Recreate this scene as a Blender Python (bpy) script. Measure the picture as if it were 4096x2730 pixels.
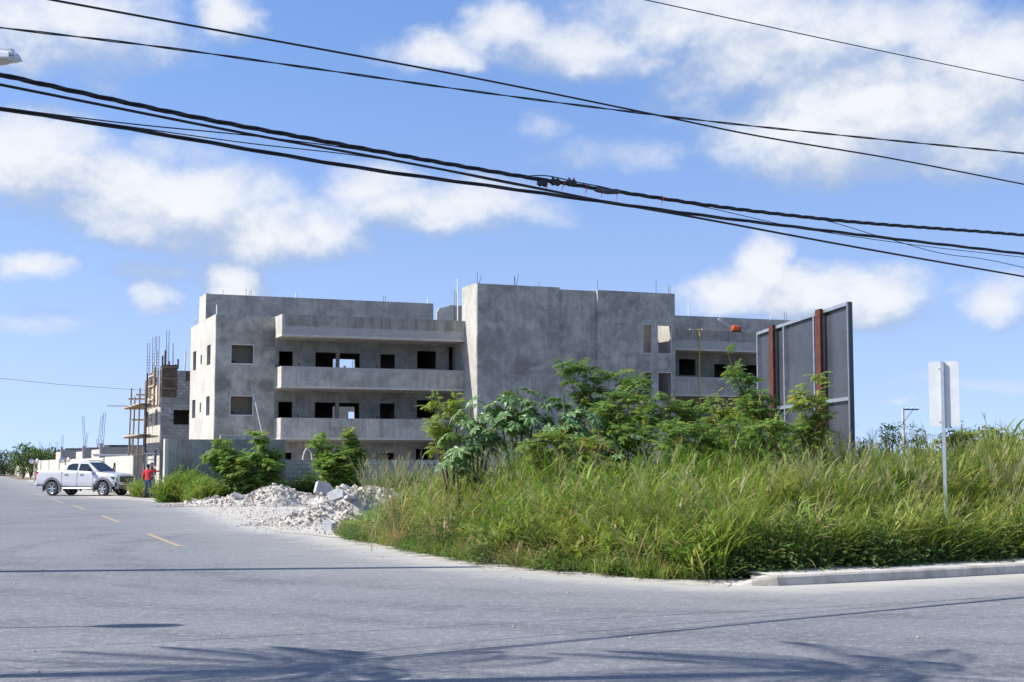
import bpy, bmesh, math, random
import numpy as np
from mathutils import Vector, Matrix, Euler, noise as mnoise

for o in list(bpy.data.objects): bpy.data.objects.remove(o)
SC = bpy.context.scene
COL = SC.collection
PI = math.pi

# ---------------------------------------------------------------- camera
FPX, CAMH = 5700.0, 1.68                       # focal length in photograph pixels (4096 wide), eye height
PITCH = math.atan((1857 - 1365) / FPX)
cam_d = bpy.data.cameras.new('camera'); cam = bpy.data.objects.new('camera', cam_d); COL.objects.link(cam)
cam_d.sensor_width = 36.0; cam_d.lens = FPX / 4096 * 36.0
cam_d.clip_start = 0.1; cam_d.clip_end = 6000
cam.location = (0, 0, CAMH); cam.rotation_euler = (PI / 2 + PITCH, 0, 0)
SC.camera = cam
SC.render.resolution_x, SC.render.resolution_y = 1024, 682
SC.view_settings.view_transform = 'Standard'; SC.view_settings.look = 'None'
SC.view_settings.gamma = 1.0; SC.view_settings.use_curve_mapping = False
SC.view_settings.exposure = 0.65
SUN = Vector((-0.745, -0.10, 0.66)).normalized()   # towards the sun, read from the shadows on the concrete building
SUN_STRENGTH, SKY_STRENGTH = 4.4, 0.115

def ray(px, py):
    x = px - 2048; u = 1365 - py
    return Vector((x, FPX * math.cos(PITCH) - u * math.sin(PITCH), u * math.cos(PITCH) + FPX * math.sin(PITCH)))
def gnd(px, py, z=0.0):
    d = ray(px, py); return Vector((0, 0, CAMH)) + d * ((z - CAMH) / d.z)
def at(px, py, Y):
    d = ray(px, py); return Vector((0, 0, CAMH)) + d * (Y / d.y)
K = 4096 / 2353.0
def gD(x, y, z=0.0): return gnd(x * K, y * K, z)
def aD(x, y, Y): return at(x * K, y * K, Y)

# building frame: u along the facade, v away along the road
ANG = math.radians(21.7)
UX = Vector((math.cos(ANG), math.sin(ANG), 0)); VX = Vector((-math.sin(ANG), math.cos(ANG), 0))
C0 = Vector((-15.5483, 74.5, 0))
def BW(u, v, z=0.0): return C0 + UX * u + VX * v + Vector((0, 0, z))
def to_uv(p): q = Vector(p) - C0; return q.dot(UX), q.dot(VX)
def on_v(px, py, v):
    d = ray(px, py); o = Vector((0, 0, CAMH)); t = (C0 + VX * v - o).dot(VX) / d.dot(VX); p = o + d * t
    return (p - C0).dot(UX), p.z

# ---------------------------------------------------------------- node helpers
class NT:
    def __init__(s, nt): s.nt = nt; s.n = nt.nodes; s.l = nt.links
    def add(s, typ, **kw):
        n = s.n.new(typ)
        for k, v in kw.items():
            if k == 'op': n.operation = v
            elif k == 'inp':
                for i, x in v.items(): s.put(n.inputs[i], x)
            else: setattr(n, k, v)
        return n
    def put(s, sock, x):
        if isinstance(x, bpy.types.NodeSocket): s.l.new(x, sock)
        else:
            if sock.type == 'RGBA' and hasattr(x, '__len__') and len(x) == 3: x = (*x, 1)
            sock.default_value = x
    def m(s, op, a, b=None, c=None, clamp=False):
        n = s.n.new('ShaderNodeMath'); n.operation = op; n.use_clamp = clamp
        for i, x in enumerate((a, b, c)):
            if x is not None: s.put(n.inputs[i], x)
        return n.outputs[0]
    def mix(s, f, a, b, blend='MIX'):
        n = s.n.new('ShaderNodeMix'); n.data_type = 'RGBA'; n.blend_type = blend
        s.put(n.inputs[0], f); s.put(n.inputs[6], a); s.put(n.inputs[7], b)
        return n.outputs[2]
    def noise(s, vec, scale, detail=5, rough=.55, dist=0.0):
        n = s.n.new('ShaderNodeTexNoise'); s.put(n.inputs['Vector'], vec)
        n.inputs['Scale'].default_value = scale; n.inputs['Detail'].default_value = detail
        n.inputs['Roughness'].default_value = rough; n.inputs['Distortion'].default_value = dist
        return n.outputs[0]
    def ss(s, x, a, b, c=0.0, d=1.0):
        n = s.n.new('ShaderNodeMapRange'); n.interpolation_type = 'SMOOTHSTEP'
        for i, y in enumerate((x, a, b, c, d)): s.put(n.inputs[i], y)
        return n.outputs[0]
    def vm(s, op, a, b=None):
        n = s.n.new('ShaderNodeVectorMath'); n.operation = op
        s.put(n.inputs[0], a)
        if b is not None: s.put(n.inputs[1], b)
        return n.outputs[0] if op not in ('LENGTH', 'DOT_PRODUCT', 'DISTANCE') else n.outputs[1]
    def mapping(s, vec, scale=(1, 1, 1), loc=(0, 0, 0)):
        n = s.n.new('ShaderNodeMapping'); s.put(n.inputs[0], vec); n.inputs[3].default_value = scale; n.inputs[1].default_value = loc
        return n.outputs[0]

# ---------------------------------------------------------------- world: Nishita sky with cumulus clouds
world = bpy.data.worlds.new('World'); SC.world = world; world.use_nodes = True
world.cycles.sampling_method = 'MANUAL'; world.cycles.sample_map_resolution = 256
wt = NT(world.node_tree); wt.n.clear()
sky = wt.add('ShaderNodeTexSky', sky_type='NISHITA', sun_disc=False)
sky.sun_elevation = math.asin(SUN.z); sky.sun_rotation = math.atan2(SUN.x, SUN.y)
sky.air_density = 1.0; sky.dust_density = 0.3; sky.ozone_density = 3.0; sky.altitude = 0
# clouds: (x, y, rx, ry, weight) read from the photograph and turned into azimuth and elevation
CL = [(150, 60, 270, 110, 1.0), (50, 125, 130, 60, .8), (530, 25, 72, 58, .95), (245, 195, 60, 36, .5), (1175, 70, 100, 66, 1.0), (1010, 118, 125, 48, .95), (1340, 112, 175, 60, 1.0),
      (1440, 148, 120, 40, .8), (1570, 220, 100, 60, .6), (1600, 10, 300, 75, .95), (1800, 110, 260, 120, 1.0), (1900, 300, 250, 120, 1.2), (2060, 240, 340, 150, 1.25), (2230, 160, 240, 130, 1.2),
      (2260, 330, 220, 90, 1.1), (1420, 360, 150, 45, .5), (60, 340, 210, 85, 1.1), (140, 400, 260, 70, 1.05), (400, 470, 260, 95, 1.2), (280, 480, 180, 60, 1.0), (620, 530, 250, 80, 1.15),
      (740, 560, 150, 45, .75), (860, 430, 110, 55, .9), (1010, 480, 250, 58, 1.05), (420, 345, 130, 45, .5), (80, 610, 100, 36, .8), (540, 645, 78, 62, 1.15), (355, 690, 52, 42, .8),
      (1750, 615, 85, 62, 1.25), (1690, 680, 130, 58, 1.15), (1840, 670, 170, 65, 1.15), (2000, 690, 150, 70, 1.1), (2290, 690, 90, 62, .9), (70, 745, 110, 28, .5),
      (1650, 60, 330, 80, 1.0), (2000, 60, 300, 80, 1.05), (1980, 380, 260, 50, .8), (60, 60, 160, 90, .9), (2060, 925, 40, 10, .55), (2230, 880, 170, 18, .35), (1250, 290, 60, 30, .3), (380, 625, 110, 24, .4)]
def angles(x, y):
    d = ray(x * K, y * K).normalized(); return math.atan2(d.x, d.y), math.asin(d.z)
grp = bpy.data.node_groups.new('cloud_field', 'ShaderNodeTree')
grp.interface.new_socket('Az', in_out='INPUT', socket_type='NodeSocketFloat')
grp.interface.new_socket('El', in_out='INPUT', socket_type='NodeSocketFloat')
grp.interface.new_socket('Out', in_out='OUTPUT', socket_type='NodeSocketFloat')
g = NT(grp); gi = g.add('NodeGroupInput'); go = g.add('NodeGroupOutput')
cv = g.add('ShaderNodeCombineXYZ', inp={0: gi.outputs[0], 1: g.m('MULTIPLY', gi.outputs[1], 1.35)}).outputs[0]
n_big = g.noise(cv, 9.0, 3, .5); n_mid = g.noise(cv, 25.0, 9, .64, .2)
wx = g.m('MULTIPLY', g.m('SUBTRACT', g.noise(cv, 17.0, 4, .6), .5), .055)
wy = g.m('MULTIPLY', g.m('SUBTRACT', g.noise(g.vm('ADD', cv, (3.1, 7.7, 0)), 17.0, 4, .6), .5), .035)
az = g.m('ADD', gi.outputs[0], wx); el = g.m('ADD', gi.outputs[1], wy)
field = None
for (x, y, rx, ry, w) in CL:
    a0, e0 = angles(x, y); a1, _ = angles(x + rx, y); _, e1 = angles(x, y - ry)
    rx *= 1.0; dx = g.m('MULTIPLY', g.m('SUBTRACT', az, a0), 1 / max(1e-4, (a1 - a0) * 1.03))
    dy = g.m('MULTIPLY', g.m('SUBTRACT', el, e0), 1 / max(1e-4, (e1 - e0) * 1.03))
    r2 = g.m('MULTIPLY_ADD', dx, dx, g.m('MULTIPLY', dy, dy))
    b = g.m('MULTIPLY', g.m('SUBTRACT', 1.0, g.m('MULTIPLY', r2, .62)), w)
    field = b if field is None else g.m('SMOOTH_MAX', field, b, .22)
# away from the photographed patch the same kind of scattered cumulus goes on
far = g.ss(g.m('MAXIMUM', g.m('MULTIPLY', g.m('ABSOLUTE', gi.outputs[0]), 1 / .37), g.m('MULTIPLY', gi.outputs[1], 1 / .36)), 1.0, 1.25)
gen = g.m('MULTIPLY_ADD', g.noise(cv, 4.5, 3, .5), 4.4, -2.1)
base = g.m('ADD', g.m('MULTIPLY', far, gen), g.m('MULTIPLY', g.m('SUBTRACT', 1.0, far), g.m('MAXIMUM', field, -1.5)))
out = g.m('ADD', base, g.m('MULTIPLY', g.m('SUBTRACT', n_mid, .5), 1.25))
out = g.m('ADD', out, g.m('MULTIPLY', g.m('SUBTRACT', n_big, .5), .7))
g.l.new(out, go.inputs[0])
tc = wt.add('ShaderNodeTexCoord')
sx = wt.add('ShaderNodeSeparateXYZ', inp={0: wt.vm('NORMALIZE', tc.outputs['Generated'])})
AZ = wt.m('ARCTAN2', sx.outputs[0], sx.outputs[1]); EL = wt.m('ARCSINE', sx.outputs[2])
def cloud(da, de):
    n = wt.add('ShaderNodeGroup'); n.node_tree = grp
    wt.put(n.inputs[0], wt.m('ADD', AZ, da) if da else AZ); wt.put(n.inputs[1], wt.m('ADD', EL, de) if de else EL)
    return n.outputs[0]
f0 = cloud(0, 0); f1 = cloud(-.014, .026)
dens = wt.m('MULTIPLY', wt.ss(f0, -.12, 1.12), .96)
dens = wt.m('MULTIPLY', dens, wt.ss(EL, .0, .05))
lit = wt.ss(wt.m('SUBTRACT', f0, wt.m('MULTIPLY', f1, .92)), -.42, .55)
thick = wt.ss(f0, .1, 1.5)
shade = wt.m('ADD', wt.m('MULTIPLY', lit, .68), wt.m('MULTIPLY', thick, .34))
ccol = wt.mix(shade, (2.15, 2.8, 4.0), (5.2, 5.32, 5.55))
sv = wt.add('ShaderNodeCombineXYZ', inp={0: sx.outputs[0], 1: sx.outputs[1], 2: wt.m('MULTIPLY_ADD', wt.m('MAXIMUM', sx.outputs[2], 0.0), .84, .16)})
wt.l.new(wt.vm('NORMALIZE', sv.outputs[0]), sky.inputs[0])       # clear marine air: no yellow band at the horizon
haze_up = wt.ss(sx.outputs[2], .0, .38)
blue = wt.mix(1.0, sky.outputs[0], wt.mix(haze_up, (1.34, 1.14, 1.16), (.90, 1.02, 1.22)), 'MULTIPLY')
wcol = wt.mix(dens, blue, ccol)
bg = wt.add('ShaderNodeBackground', inp={0: wcol, 1: SKY_STRENGTH})
wo = wt.add('ShaderNodeOutputWorld'); wt.l.new(bg.outputs[0], wo.inputs[0])

sun_d = bpy.data.lights.new('sun', 'SUN'); sun_d.energy = SUN_STRENGTH; sun_d.angle = math.radians(.4); sun_d.color = (1, .95, .87)
sun = bpy.data.objects.new('sun', sun_d); COL.objects.link(sun)
sun.rotation_euler = SUN.to_track_quat('Z', 'Y').to_euler(); sun.location = (-30, 0, 40)

# ================================================================ helpers
rng = random.Random(7)
class MB:
    """collects faces of one mesh object"""
    def __init__(s): s.v = []; s.f = []; s.mi = []
    def face(s, pts, m=0):
        i = len(s.v); s.v += [tuple(p) for p in pts]; s.f.append(tuple(range(i, i + len(pts)))); s.mi.append(m)
    def box(s, a, b, m=0):
        (x0, y0, z0), (x1, y1, z1) = a, b
        i = len(s.v)
        s.v += [(x0, y0, z0), (x1, y0, z0), (x1, y1, z0), (x0, y1, z0), (x0, y0, z1), (x1, y0, z1), (x1, y1, z1), (x0, y1, z1)]
        for f in ((0, 3, 2, 1), (4, 5, 6, 7), (0, 1, 5, 4), (1, 2, 6, 5), (2, 3, 7, 6), (3, 0, 4, 7)):
            s.f.append(tuple(i + k for k in f)); s.mi.append(m)
    def bar(s, p, q, w, h=None, m=0, up=(0, 0, 1)):
        """a beam of section w x h from p to q"""
        h = h or w; p, q = Vector(p), Vector(q); d = (q - p).normalized(); u = Vector(up)
        if abs(d.dot(u)) > .98: u = Vector((1, 0, 0))
        r = d.cross(u).normalized(); t = r.cross(d)
        i = len(s.v)
        for c in (p, q):
            for a, b in ((-1, -1), (1, -1), (1, 1), (-1, 1)): s.v.append(tuple(c + r * (a * w / 2) + t * (b * h / 2)))
        for f in ((3, 2, 1, 0), (4, 5, 6, 7), (0, 1, 5, 4), (1, 2, 6, 5), (2, 3, 7, 6), (3, 0, 4, 7)):
            s.f.append(tuple(i + k for k in f)); s.mi.append(m)
    def tube(s, pts, r, n=6, m=0, cap=True):
        pts = [Vector(p) for p in pts]; rs = r if hasattr(r, '__len__') else [r] * len(pts)
        i0 = len(s.v); ref = Vector((0, 0, 1))
        for k, p in enumerate(pts):
            d = (pts[min(k + 1, len(pts) - 1)] - pts[max(k - 1, 0)]).normalized()
            if abs(d.dot(ref)) > .95: ref = Vector((0, 1, 0)) if abs(d.y) < .9 else Vector((1, 0, 0))
            a = d.cross(ref).normalized(); b = a.cross(d)
            for j in range(n):
                t = 2 * PI * j / n; s.v.append(tuple(p + (a * math.cos(t) + b * math.sin(t)) * rs[k]))
        for k in range(len(pts) - 1):
            for j in range(n):
                a = i0 + k * n + j; b = i0 + k * n + (j + 1) % n
                s.f.append((a, b, b + n, a + n)); s.mi.append(m)
        if cap:
            s.f.append(tuple(i0 + j for j in range(n))[::-1]); s.mi.append(m)
            e = i0 + (len(pts) - 1) * n; s.f.append(tuple(e + j for j in range(n))); s.mi.append(m)
    def lathe(s, prof, n=16, m=0, axis='z', c=(0, 0, 0)):
        i0 = len(s.v)
        for (r, h) in prof:
            for j in range(n):
                t = 2 * PI * j / n; x, y = r * math.cos(t), r * math.sin(t)
                p = (x, y, h) if axis == 'z' else ((x, h, y) if axis == 'y' else (h, x, y))
                s.v.append((p[0] + c[0], p[1] + c[1], p[2] + c[2]))
        for k in range(len(prof) - 1):
            for j in range(n):
                a = i0 + k * n + j; b = i0 + k * n + (j + 1) % n
                s.f.append((a, b, b + n, a + n)); s.mi.append(m)
    def prism(s, poly, h0, h1, axis='y', m=0):
        """poly of (a, b) pairs extruded along axis: y -> (a, h, b), z -> (a, b, h)"""
        mk = (lambda a, b, h: (a, h, b)) if axis == 'y' else ((lambda a, b, h: (a, b, h)) if axis == 'z' else (lambda a, b, h: (h, a, b)))
        i = len(s.v); n = len(poly)
        s.v += [mk(a, b, h0) for a, b in poly] + [mk(a, b, h1) for a, b in poly]
        s.f.append(tuple(range(i, i + n))); s.mi.append(m); s.f.append(tuple(range(i + n, i + 2 * n))[::-1]); s.mi.append(m)
        for k in range(n):
            j = (k + 1) % n; s.f.append((i + k, i + n + k, i + n + j, i + j)); s.mi.append(m)
    def mesh(s, name, mats, smooth=False, fix=True):
        me = bpy.data.meshes.new(name); me.from_pydata(s.v, [], s.f)
        for m in (mats if isinstance(mats, (list, tuple)) else [mats]): me.materials.append(m)
        me.polygons.foreach_set('material_index', s.mi)
        if smooth: me.polygons.foreach_set('use_smooth', [True] * len(s.f))
        me.update()
        if fix:
            b = bmesh.new(); b.from_mesh(me); bmesh.ops.recalc_face_normals(b, faces=b.faces); b.to_mesh(me); b.free()
        return me
    def build(s, name, mats, parent=None, smooth=False, fix=True):
        return link(name, s.mesh(name, mats, smooth, fix), parent)
def link(name, me, parent=None):
    o = bpy.data.objects.new(name, me); COL.objects.link(o)
    if parent is not None: o.parent = parent
    return o
def tag(o, label=None, cat=None, group=None, kind=None):
    for k, v in (('label', label), ('category', cat), ('group', group), ('kind', kind)):
        if v: o[k] = v
    return o
def empty(name, loc=(0, 0, 0), rz=0.0):
    o = bpy.data.objects.new(name, None); COL.objects.link(o); o.location = loc; o.rotation_euler = (0, 0, rz); o.empty_display_size = .3
    return o
def bevel(me, w, seg=1, lim=35):
    b = bmesh.new(); b.from_mesh(me); bmesh.ops.remove_doubles(b, verts=b.verts, dist=1e-5)
    ed = [e for e in b.edges if len(e.link_faces) == 2 and e.calc_face_angle(0) > math.radians(lim)]
    bmesh.ops.bevel(b, geom=ed, offset=w, segments=seg, affect='EDGES', profile=.6); b.to_mesh(me); b.free(); return me
def evaluated(o):
    dg = bpy.context.evaluated_depsgraph_get(); me = bpy.data.meshes.new_from_object(o.evaluated_get(dg)); o.modifiers.clear(); o.data = me; return o

# ================================================================ materials
MATS = {}
def mat(name, col, rough=.8, metal=0.0, var=.12, vscale=3.0, bump=0.0, bscale=40.0, spec=.3, coat=0.0, col2=None, vdetail=5):
    if name in MATS: return MATS[name]
    m = bpy.data.materials.new(name); m.use_nodes = True; t = NT(m.node_tree); p = t.n['Principled BSDF']
    tcn = t.add('ShaderNodeTexCoord'); ob = tcn.outputs['Object']
    nz = t.ss(t.noise(ob, vscale, vdetail, .6), .3, .7)
    c2 = col2 or tuple(max(0, c * (1 - 2 * var)) for c in col)
    t.put(p.inputs['Base Color'], t.mix(nz, c2, tuple(min(1, c * (1 + var)) for c in col) if not col2 else col))
    p.inputs['Roughness'].default_value = rough; p.inputs['Metallic'].default_value = metal
    p.inputs['Specular IOR Level'].default_value = spec; p.inputs['Coat Weight'].default_value = coat; p.inputs['Coat Roughness'].default_value = .08
    if bump:
        b = t.add('ShaderNodeBump', inp={'Strength': bump, 'Distance': .02, 'Height': t.noise(ob, bscale, 4, .6)}); t.l.new(b.outputs[0], p.inputs['Normal'])
    MATS[name] = m; return m

def warm(c): return (c[0] * 1.06, c[1] * 1.03, c[2] * .97)
def concrete(name, lo, hi, seed=0, streak=.35, discs=(), bands=(), face='v', spots=.0, top_stain=None):
    """plaster with trowel clouds, rain streaks, damp discs (u, z, radius, colour, amount) and ragged bands (z, amp, colour, up)"""
    lo, hi = warm(lo), warm(hi); discs = [(a, b_, c_, warm(d_), e_) for a, b_, c_, d_, e_ in discs]
    m = bpy.data.materials.new(name); m.use_nodes = True; t = NT(m.node_tree); p = t.n['Principled BSDF']
    ob = t.add('ShaderNodeTexCoord').outputs['Object']; o2 = t.vm('ADD', ob, (seed * 3.7, seed * 5.1, seed * 2.3))
    sp = t.add('ShaderNodeSeparateXYZ', inp={0: ob}); cu = sp.outputs[0] if face == 'v' else sp.outputs[1]
    big = t.ss(t.noise(o2, .6, 7, .66, .7), .36, .64); mid = t.ss(t.noise(o2, 2.0, 8, .7, .9), .34, .66)
    c = t.mix(t.m('ADD', t.m('MULTIPLY', big, .6), t.m('MULTIPLY', mid, .4)), tuple(x * .97 for x in lo), tuple(x * 1.10 for x in hi))
    damp = t.ss(t.noise(t.vm('ADD', o2, (17, 3, 9)), .9, 5, .6, 1.2), .56, .66)
    c = t.mix(t.m('MULTIPLY', damp, .28 if streak > .24 else .12), c, tuple(x * .72 for x in lo))
    st = t.ss(t.noise(t.mapping(o2, (4.5, 4.5, .28)), 1.0, 6, .65), .45, .72)
    c = t.mix(t.m('MULTIPLY', st, streak), c, tuple(x * .62 for x in lo))
    st2 = t.ss(t.noise(t.mapping(o2, (7, 7, .5), (9, 2, 4)), 1.0, 5, .6), .58, .75)
    c = t.mix(t.m('MULTIPLY', st2, streak * .55), c, tuple(min(.8, x * 1.35) for x in hi))
    jag = t.m('SUBTRACT', t.noise(t.mapping(o2, (1.4, 1.4, 1.4), (2, 8, 1)), 1.0, 6, .68), .5)
    for (bz, amp, col, up, fac) in bands:
        d = t.m('ADD', t.m('SUBTRACT', sp.outputs[2], bz), t.m('MULTIPLY', jag, amp * 2))
        lim = t.ss(t.m('SUBTRACT', sp.outputs[2], bz), .62, .5)
        c = t.mix(t.m('MULTIPLY', t.m('MULTIPLY', t.ss(d, -.03, .05), lim) if up else t.ss(d, .05, -.03), fac), c, col)
    for (u, z, r, col, fac) in discs:
        q = t.add('ShaderNodeCombineXYZ', inp={0: t.m('SUBTRACT', cu, u), 1: t.m('SUBTRACT', sp.outputs[2], z)}).outputs[0]
        d = t.m('ADD', t.vm('LENGTH', q), t.m('MULTIPLY', t.m('ADD', jag, t.m('MULTIPLY', t.m('SUBTRACT', big, .5), .5)), r * .95))
        ring = t.ss(t.m('ABSOLUTE', t.m('SUBTRACT', d, r)), .22, .0)
        c = t.mix(t.m('MULTIPLY', t.ss(d, r * 1.1, r * .55), fac), c, col); c = t.mix(t.m('MULTIPLY', ring, fac * .45), c, tuple(x * .8 for x in lo))
    fine = t.noise(o2, 14, 5, .7)
    c = t.mix(t.ss(fine, .35, .75, 0, .22), c, tuple(x * .6 for x in lo))
    if spots: c = t.mix(t.m('MULTIPLY', t.ss(t.noise(t.mapping(o2, (6, 6, 2.2)), 1.6, 2, .5), .70, .74), spots), c, (.5, .5, .49))
    t.put(p.inputs['Base Color'], c); p.inputs['Roughness'].default_value = .92; p.inputs['Specular IOR Level'].default_value = .2
    b = t.add('ShaderNodeBump', inp={'Strength': .35, 'Distance': .03, 'Height': t.m('ADD', fine, t.m('MULTIPLY', mid, .8))}); t.l.new(b.outputs[0], p.inputs['Normal'])
    return m

def leafmat(name, lo, hi, trans=.35, dry=(.30, .22, .10), tint_dry=True, rough=.5):
    m = bpy.data.materials.new(name); m.use_nodes = True; t = NT(m.node_tree); t.n.remove(t.n['Principled BSDF'])
    out = t.n['Material Output']
    at_ = t.add('ShaderNodeAttribute', attribute_name='tint').outputs['Fac']
    rnd = t.add('ShaderNodeObjectInfo').outputs['Random']
    f = t.m('ADD', t.m('MULTIPLY', t.m('FRACT', t.m('MULTIPLY', at_, 7.31)), .55), t.m('MULTIPLY', rnd, .45))
    c = t.mix(f, lo, hi)
    if tint_dry: c = t.mix(t.ss(at_, 1.0, 1.35), c, dry)
    df = t.add('ShaderNodeBsdfPrincipled', inp={'Base Color': c, 'Roughness': rough, 'Specular IOR Level': .25})
    tr = t.add('ShaderNodeBsdfTranslucent', inp={0: t.mix(1.0, c, (1.25, 1.3, .75), 'MULTIPLY')})
    mx = t.add('ShaderNodeMixShader', inp={0: trans, 1: df.outputs[0], 2: tr.outputs[0]})
    t.l.new(mx.outputs[0], out.inputs[0]); return m

# ================================================================ ground, road, kerb
EDGE = [BW(-5.2, v) for v in (170, 120, 80, 50, 25, 8, -2)] + [gD(x, y) for x, y in ((350, 1148), (450, 1159), (540, 1186), (640, 1217), (740, 1227), (800, 1240), (960, 1273), (1100, 1299),
        (1350, 1323), (1550, 1337), (1680, 1345), (1760, 1347), (1900, 1342), (2100, 1332), (2353, 1318))]
EDGE += [EDGE[-1] + (EDGE[-1] - EDGE[-2]).normalized() * 14, EDGE[-1] + (EDGE[-1] - EDGE[-2]).normalized() * 60]
EP = np.array([(p.x, p.y) for p in EDGE])
def edge_dist(P):
    """signed distance of points (n, 2) to the lot edge, positive inside the lot"""
    best = np.full(len(P), 1e9); sgn = np.ones(len(P))
    for a, b in zip(EP[:-1], EP[1:]):
        ab = b - a; t = np.clip(((P - a) @ ab) / (ab @ ab), 0, 1); q = a + t[:, None] * ab; d = np.hypot(*(P - q).T)
        cr = ab[0] * (P[:, 1] - a[1]) - ab[1] * (P[:, 0] - a[0]); k = d < best
        best = np.where(k, d, best); sgn = np.where(k, np.where(cr > 0, 1, -1), sgn)
    return best * sgn

def asphalt_mat():
    m = bpy.data.materials.new('asphalt'); m.use_nodes = True; t = NT(m.node_tree); p = t.n['Principled BSDF']
    ob = t.add('ShaderNodeTexCoord').outputs['Object']; dist = t.add('ShaderNodeAttribute', attribute_name='dust').outputs['Fac']
    big = t.ss(t.noise(ob, .22, 6, .6, .5), .3, .7); mid = t.ss(t.noise(ob, 1.3, 6, .65), .3, .7)
    c = t.mix(big, (.158, .163, .177), (.222, .228, .242)); c = t.mix(t.m('MULTIPLY', mid, .35), c, (.285, .288, .295))
    # wheel tracks that sweep round the corner, and dragged dust
    tr = t.ss(t.noise(t.mapping(ob, (.12, .55, 1)), 1.0, 4, .55, 1.4), .52, .68); c = t.mix(t.m('MULTIPLY', tr, .38), c, (.125, .13, .145))
    sep = t.add('ShaderNodeSeparateXYZ', inp={0: ob}); wob = t.m('MULTIPLY', t.m('SUBTRACT', t.noise(ob, .35, 3, .5), .5), 1.6)
    for (cx, cy, rad, wid, amt) in ((5.0, 31.0, 13.2, .55, .5), (5.0, 31.0, 15.0, .5, .45), (8.0, 36.0, 22.5, .6, .4), (8.0, 36.0, 24.4, .55, .35), (-14, 8, 9.5, .5, .3)):
        q = t.add('ShaderNodeCombineXYZ', inp={0: t.m('SUBTRACT', sep.outputs[0], cx), 1: t.m('SUBTRACT', sep.outputs[1], cy)}).outputs[0]
        band = t.ss(t.m('ABSOLUTE', t.m('SUBTRACT', t.m('ADD', t.vm('LENGTH', q), wob), rad)), wid, wid * .2)
        c = t.mix(t.m('MULTIPLY', t.m('MULTIPLY', band, t.ss(t.noise(ob, .8, 5, .65), .35, .65)), min(1, amt * 1.5)), c, (.105, .108, .118))
    stain = t.ss(t.noise(t.vm('ADD', ob, (31, 7, 0)), .55, 6, .7, .8), .60, .70); c = t.mix(t.m('MULTIPLY', stain, .5), c, (.12, .12, .125))
    ck = t.add('ShaderNodeTexVoronoi', feature='DISTANCE_TO_EDGE', inp={'Vector': t.vm('ADD', ob, (0, 0, 0)), 'Scale': .16}).outputs[0]
    ckn = t.m('ADD', ck, t.m('MULTIPLY', t.m('SUBTRACT', t.noise(ob, 2.2, 5, .7), .5), .10)); c = t.mix(t.m('MULTIPLY', t.ss(t.m('ABSOLUTE', ckn), .006, .0), .35), c, (.09, .09, .1))
    gr = t.noise(ob, 34, 4, .75); c = t.mix(t.ss(gr, .42, .58, 0, .62), c, (.10, .105, .12)); c = t.mix(t.ss(t.noise(ob, 9, 6, .8), .5, .62, 0, .55), c, (.35, .355, .365)); c = t.mix(t.ss(t.noise(ob, 26, 2, .6), .62, .72, 0, .6), c, (.42, .415, .40))
    dn = t.m('ADD', dist, t.m('MULTIPLY', t.m('SUBTRACT', t.noise(ob, 1.1, 6, .7), .5), 1.8))
    c = t.mix(t.ss(dn, 4.6, .5, 0, .34), c, (.40, .385, .36)); c = t.mix(t.ss(dn, 1.7, .1, 0, .85), c, (.48, .455, .41))
    t.put(p.inputs['Base Color'], c); p.inputs['Roughness'].default_value = .86; p.inputs['Specular IOR Level'].default_value = .35
    b = t.add('ShaderNodeBump', inp={'Strength': .55, 'Distance': .012, 'Height': t.m('ADD', gr, t.noise(ob, 9, 3, .6))}); t.l.new(b.outputs[0], p.inputs['Normal'])
    return m
M_ASPH = asphalt_mat()
xs = np.concatenate([np.arange(-75, -30, 3.0), np.arange(-30, 14, .5), np.arange(14, 62, 3.0)]); ys = np.concatenate([np.arange(-25, 6, 3.0), np.arange(6, 42, .5), np.arange(42, 90, 1.0), np.arange(90, 240, 5.0)])
XX, YY = np.meshgrid(xs, ys); PP = np.stack([XX.ravel(), YY.ravel()], 1); nx = len(xs)
uu = (PP - np.array([C0.x, C0.y])) @ np.array([UX.x, UX.y]); keep = ((uu > -16) | (PP[:, 1] < 27)); dd = edge_dist(PP); keep &= dd < 3.0
idx = -np.ones(len(PP), int); idx[keep] = np.arange(keep.sum())
fs = []
for j in range(len(ys) - 1):
    for i in range(nx - 1):
        q = (idx[j * nx + i], idx[j * nx + i + 1], idx[(j + 1) * nx + i + 1], idx[(j + 1) * nx + i])
        if min(q) >= 0: fs.append(tuple(int(k) for k in q))
me = bpy.data.meshes.new('road'); me.from_pydata([(float(x), float(y), 0.0) for x, y in PP[keep]], [], fs); me.materials.append(M_ASPH)
a_ = me.attributes.new('dust', 'FLOAT', 'POINT'); a_.data.foreach_set('value', np.abs(dd[keep]).astype(np.float32))
road = tag(link('road', me), kind='structure')

M_GROUND = mat('scrub_soil', (.17, .15, .10), .95, var=.35, vscale=.4, bump=.5, bscale=3)
mb = MB(); mb.face([(-2500, -600, -.06), (2500, -600, -.06), (2500, 3500, -.06), (-2500, 3500, -.06)]); tag(mb.build('ground', M_GROUND, fix=False), kind='structure')
# the lot: a thin raised sheet behind the road edge
M_LOT = mat('lot_soil', (.22, .19, .14), .95, var=.3, vscale=1.2, bump=.6, bscale=9)
mb = MB(); far = [Vector((75, 120, .006)), BW(60, 170, .006)]
poly = [Vector((p.x, p.y, .006)) for p in EDGE] + [Vector((75, 40, .006))] + far
mb.f = [tuple(range(len(poly)))]; mb.v = [tuple(p) for p in poly]; mb.mi = [0]
lot = tag(mb.build('lot_ground', M_LOT, fix=False), kind='structure')
b = bmesh.new(); b.from_mesh(lot.data); bmesh.ops.triangulate(b, faces=b.faces)
for f in b.faces:
    if f.normal.z < 0: f.normal_flip()
b.to_mesh(lot.data); b.free()
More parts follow.
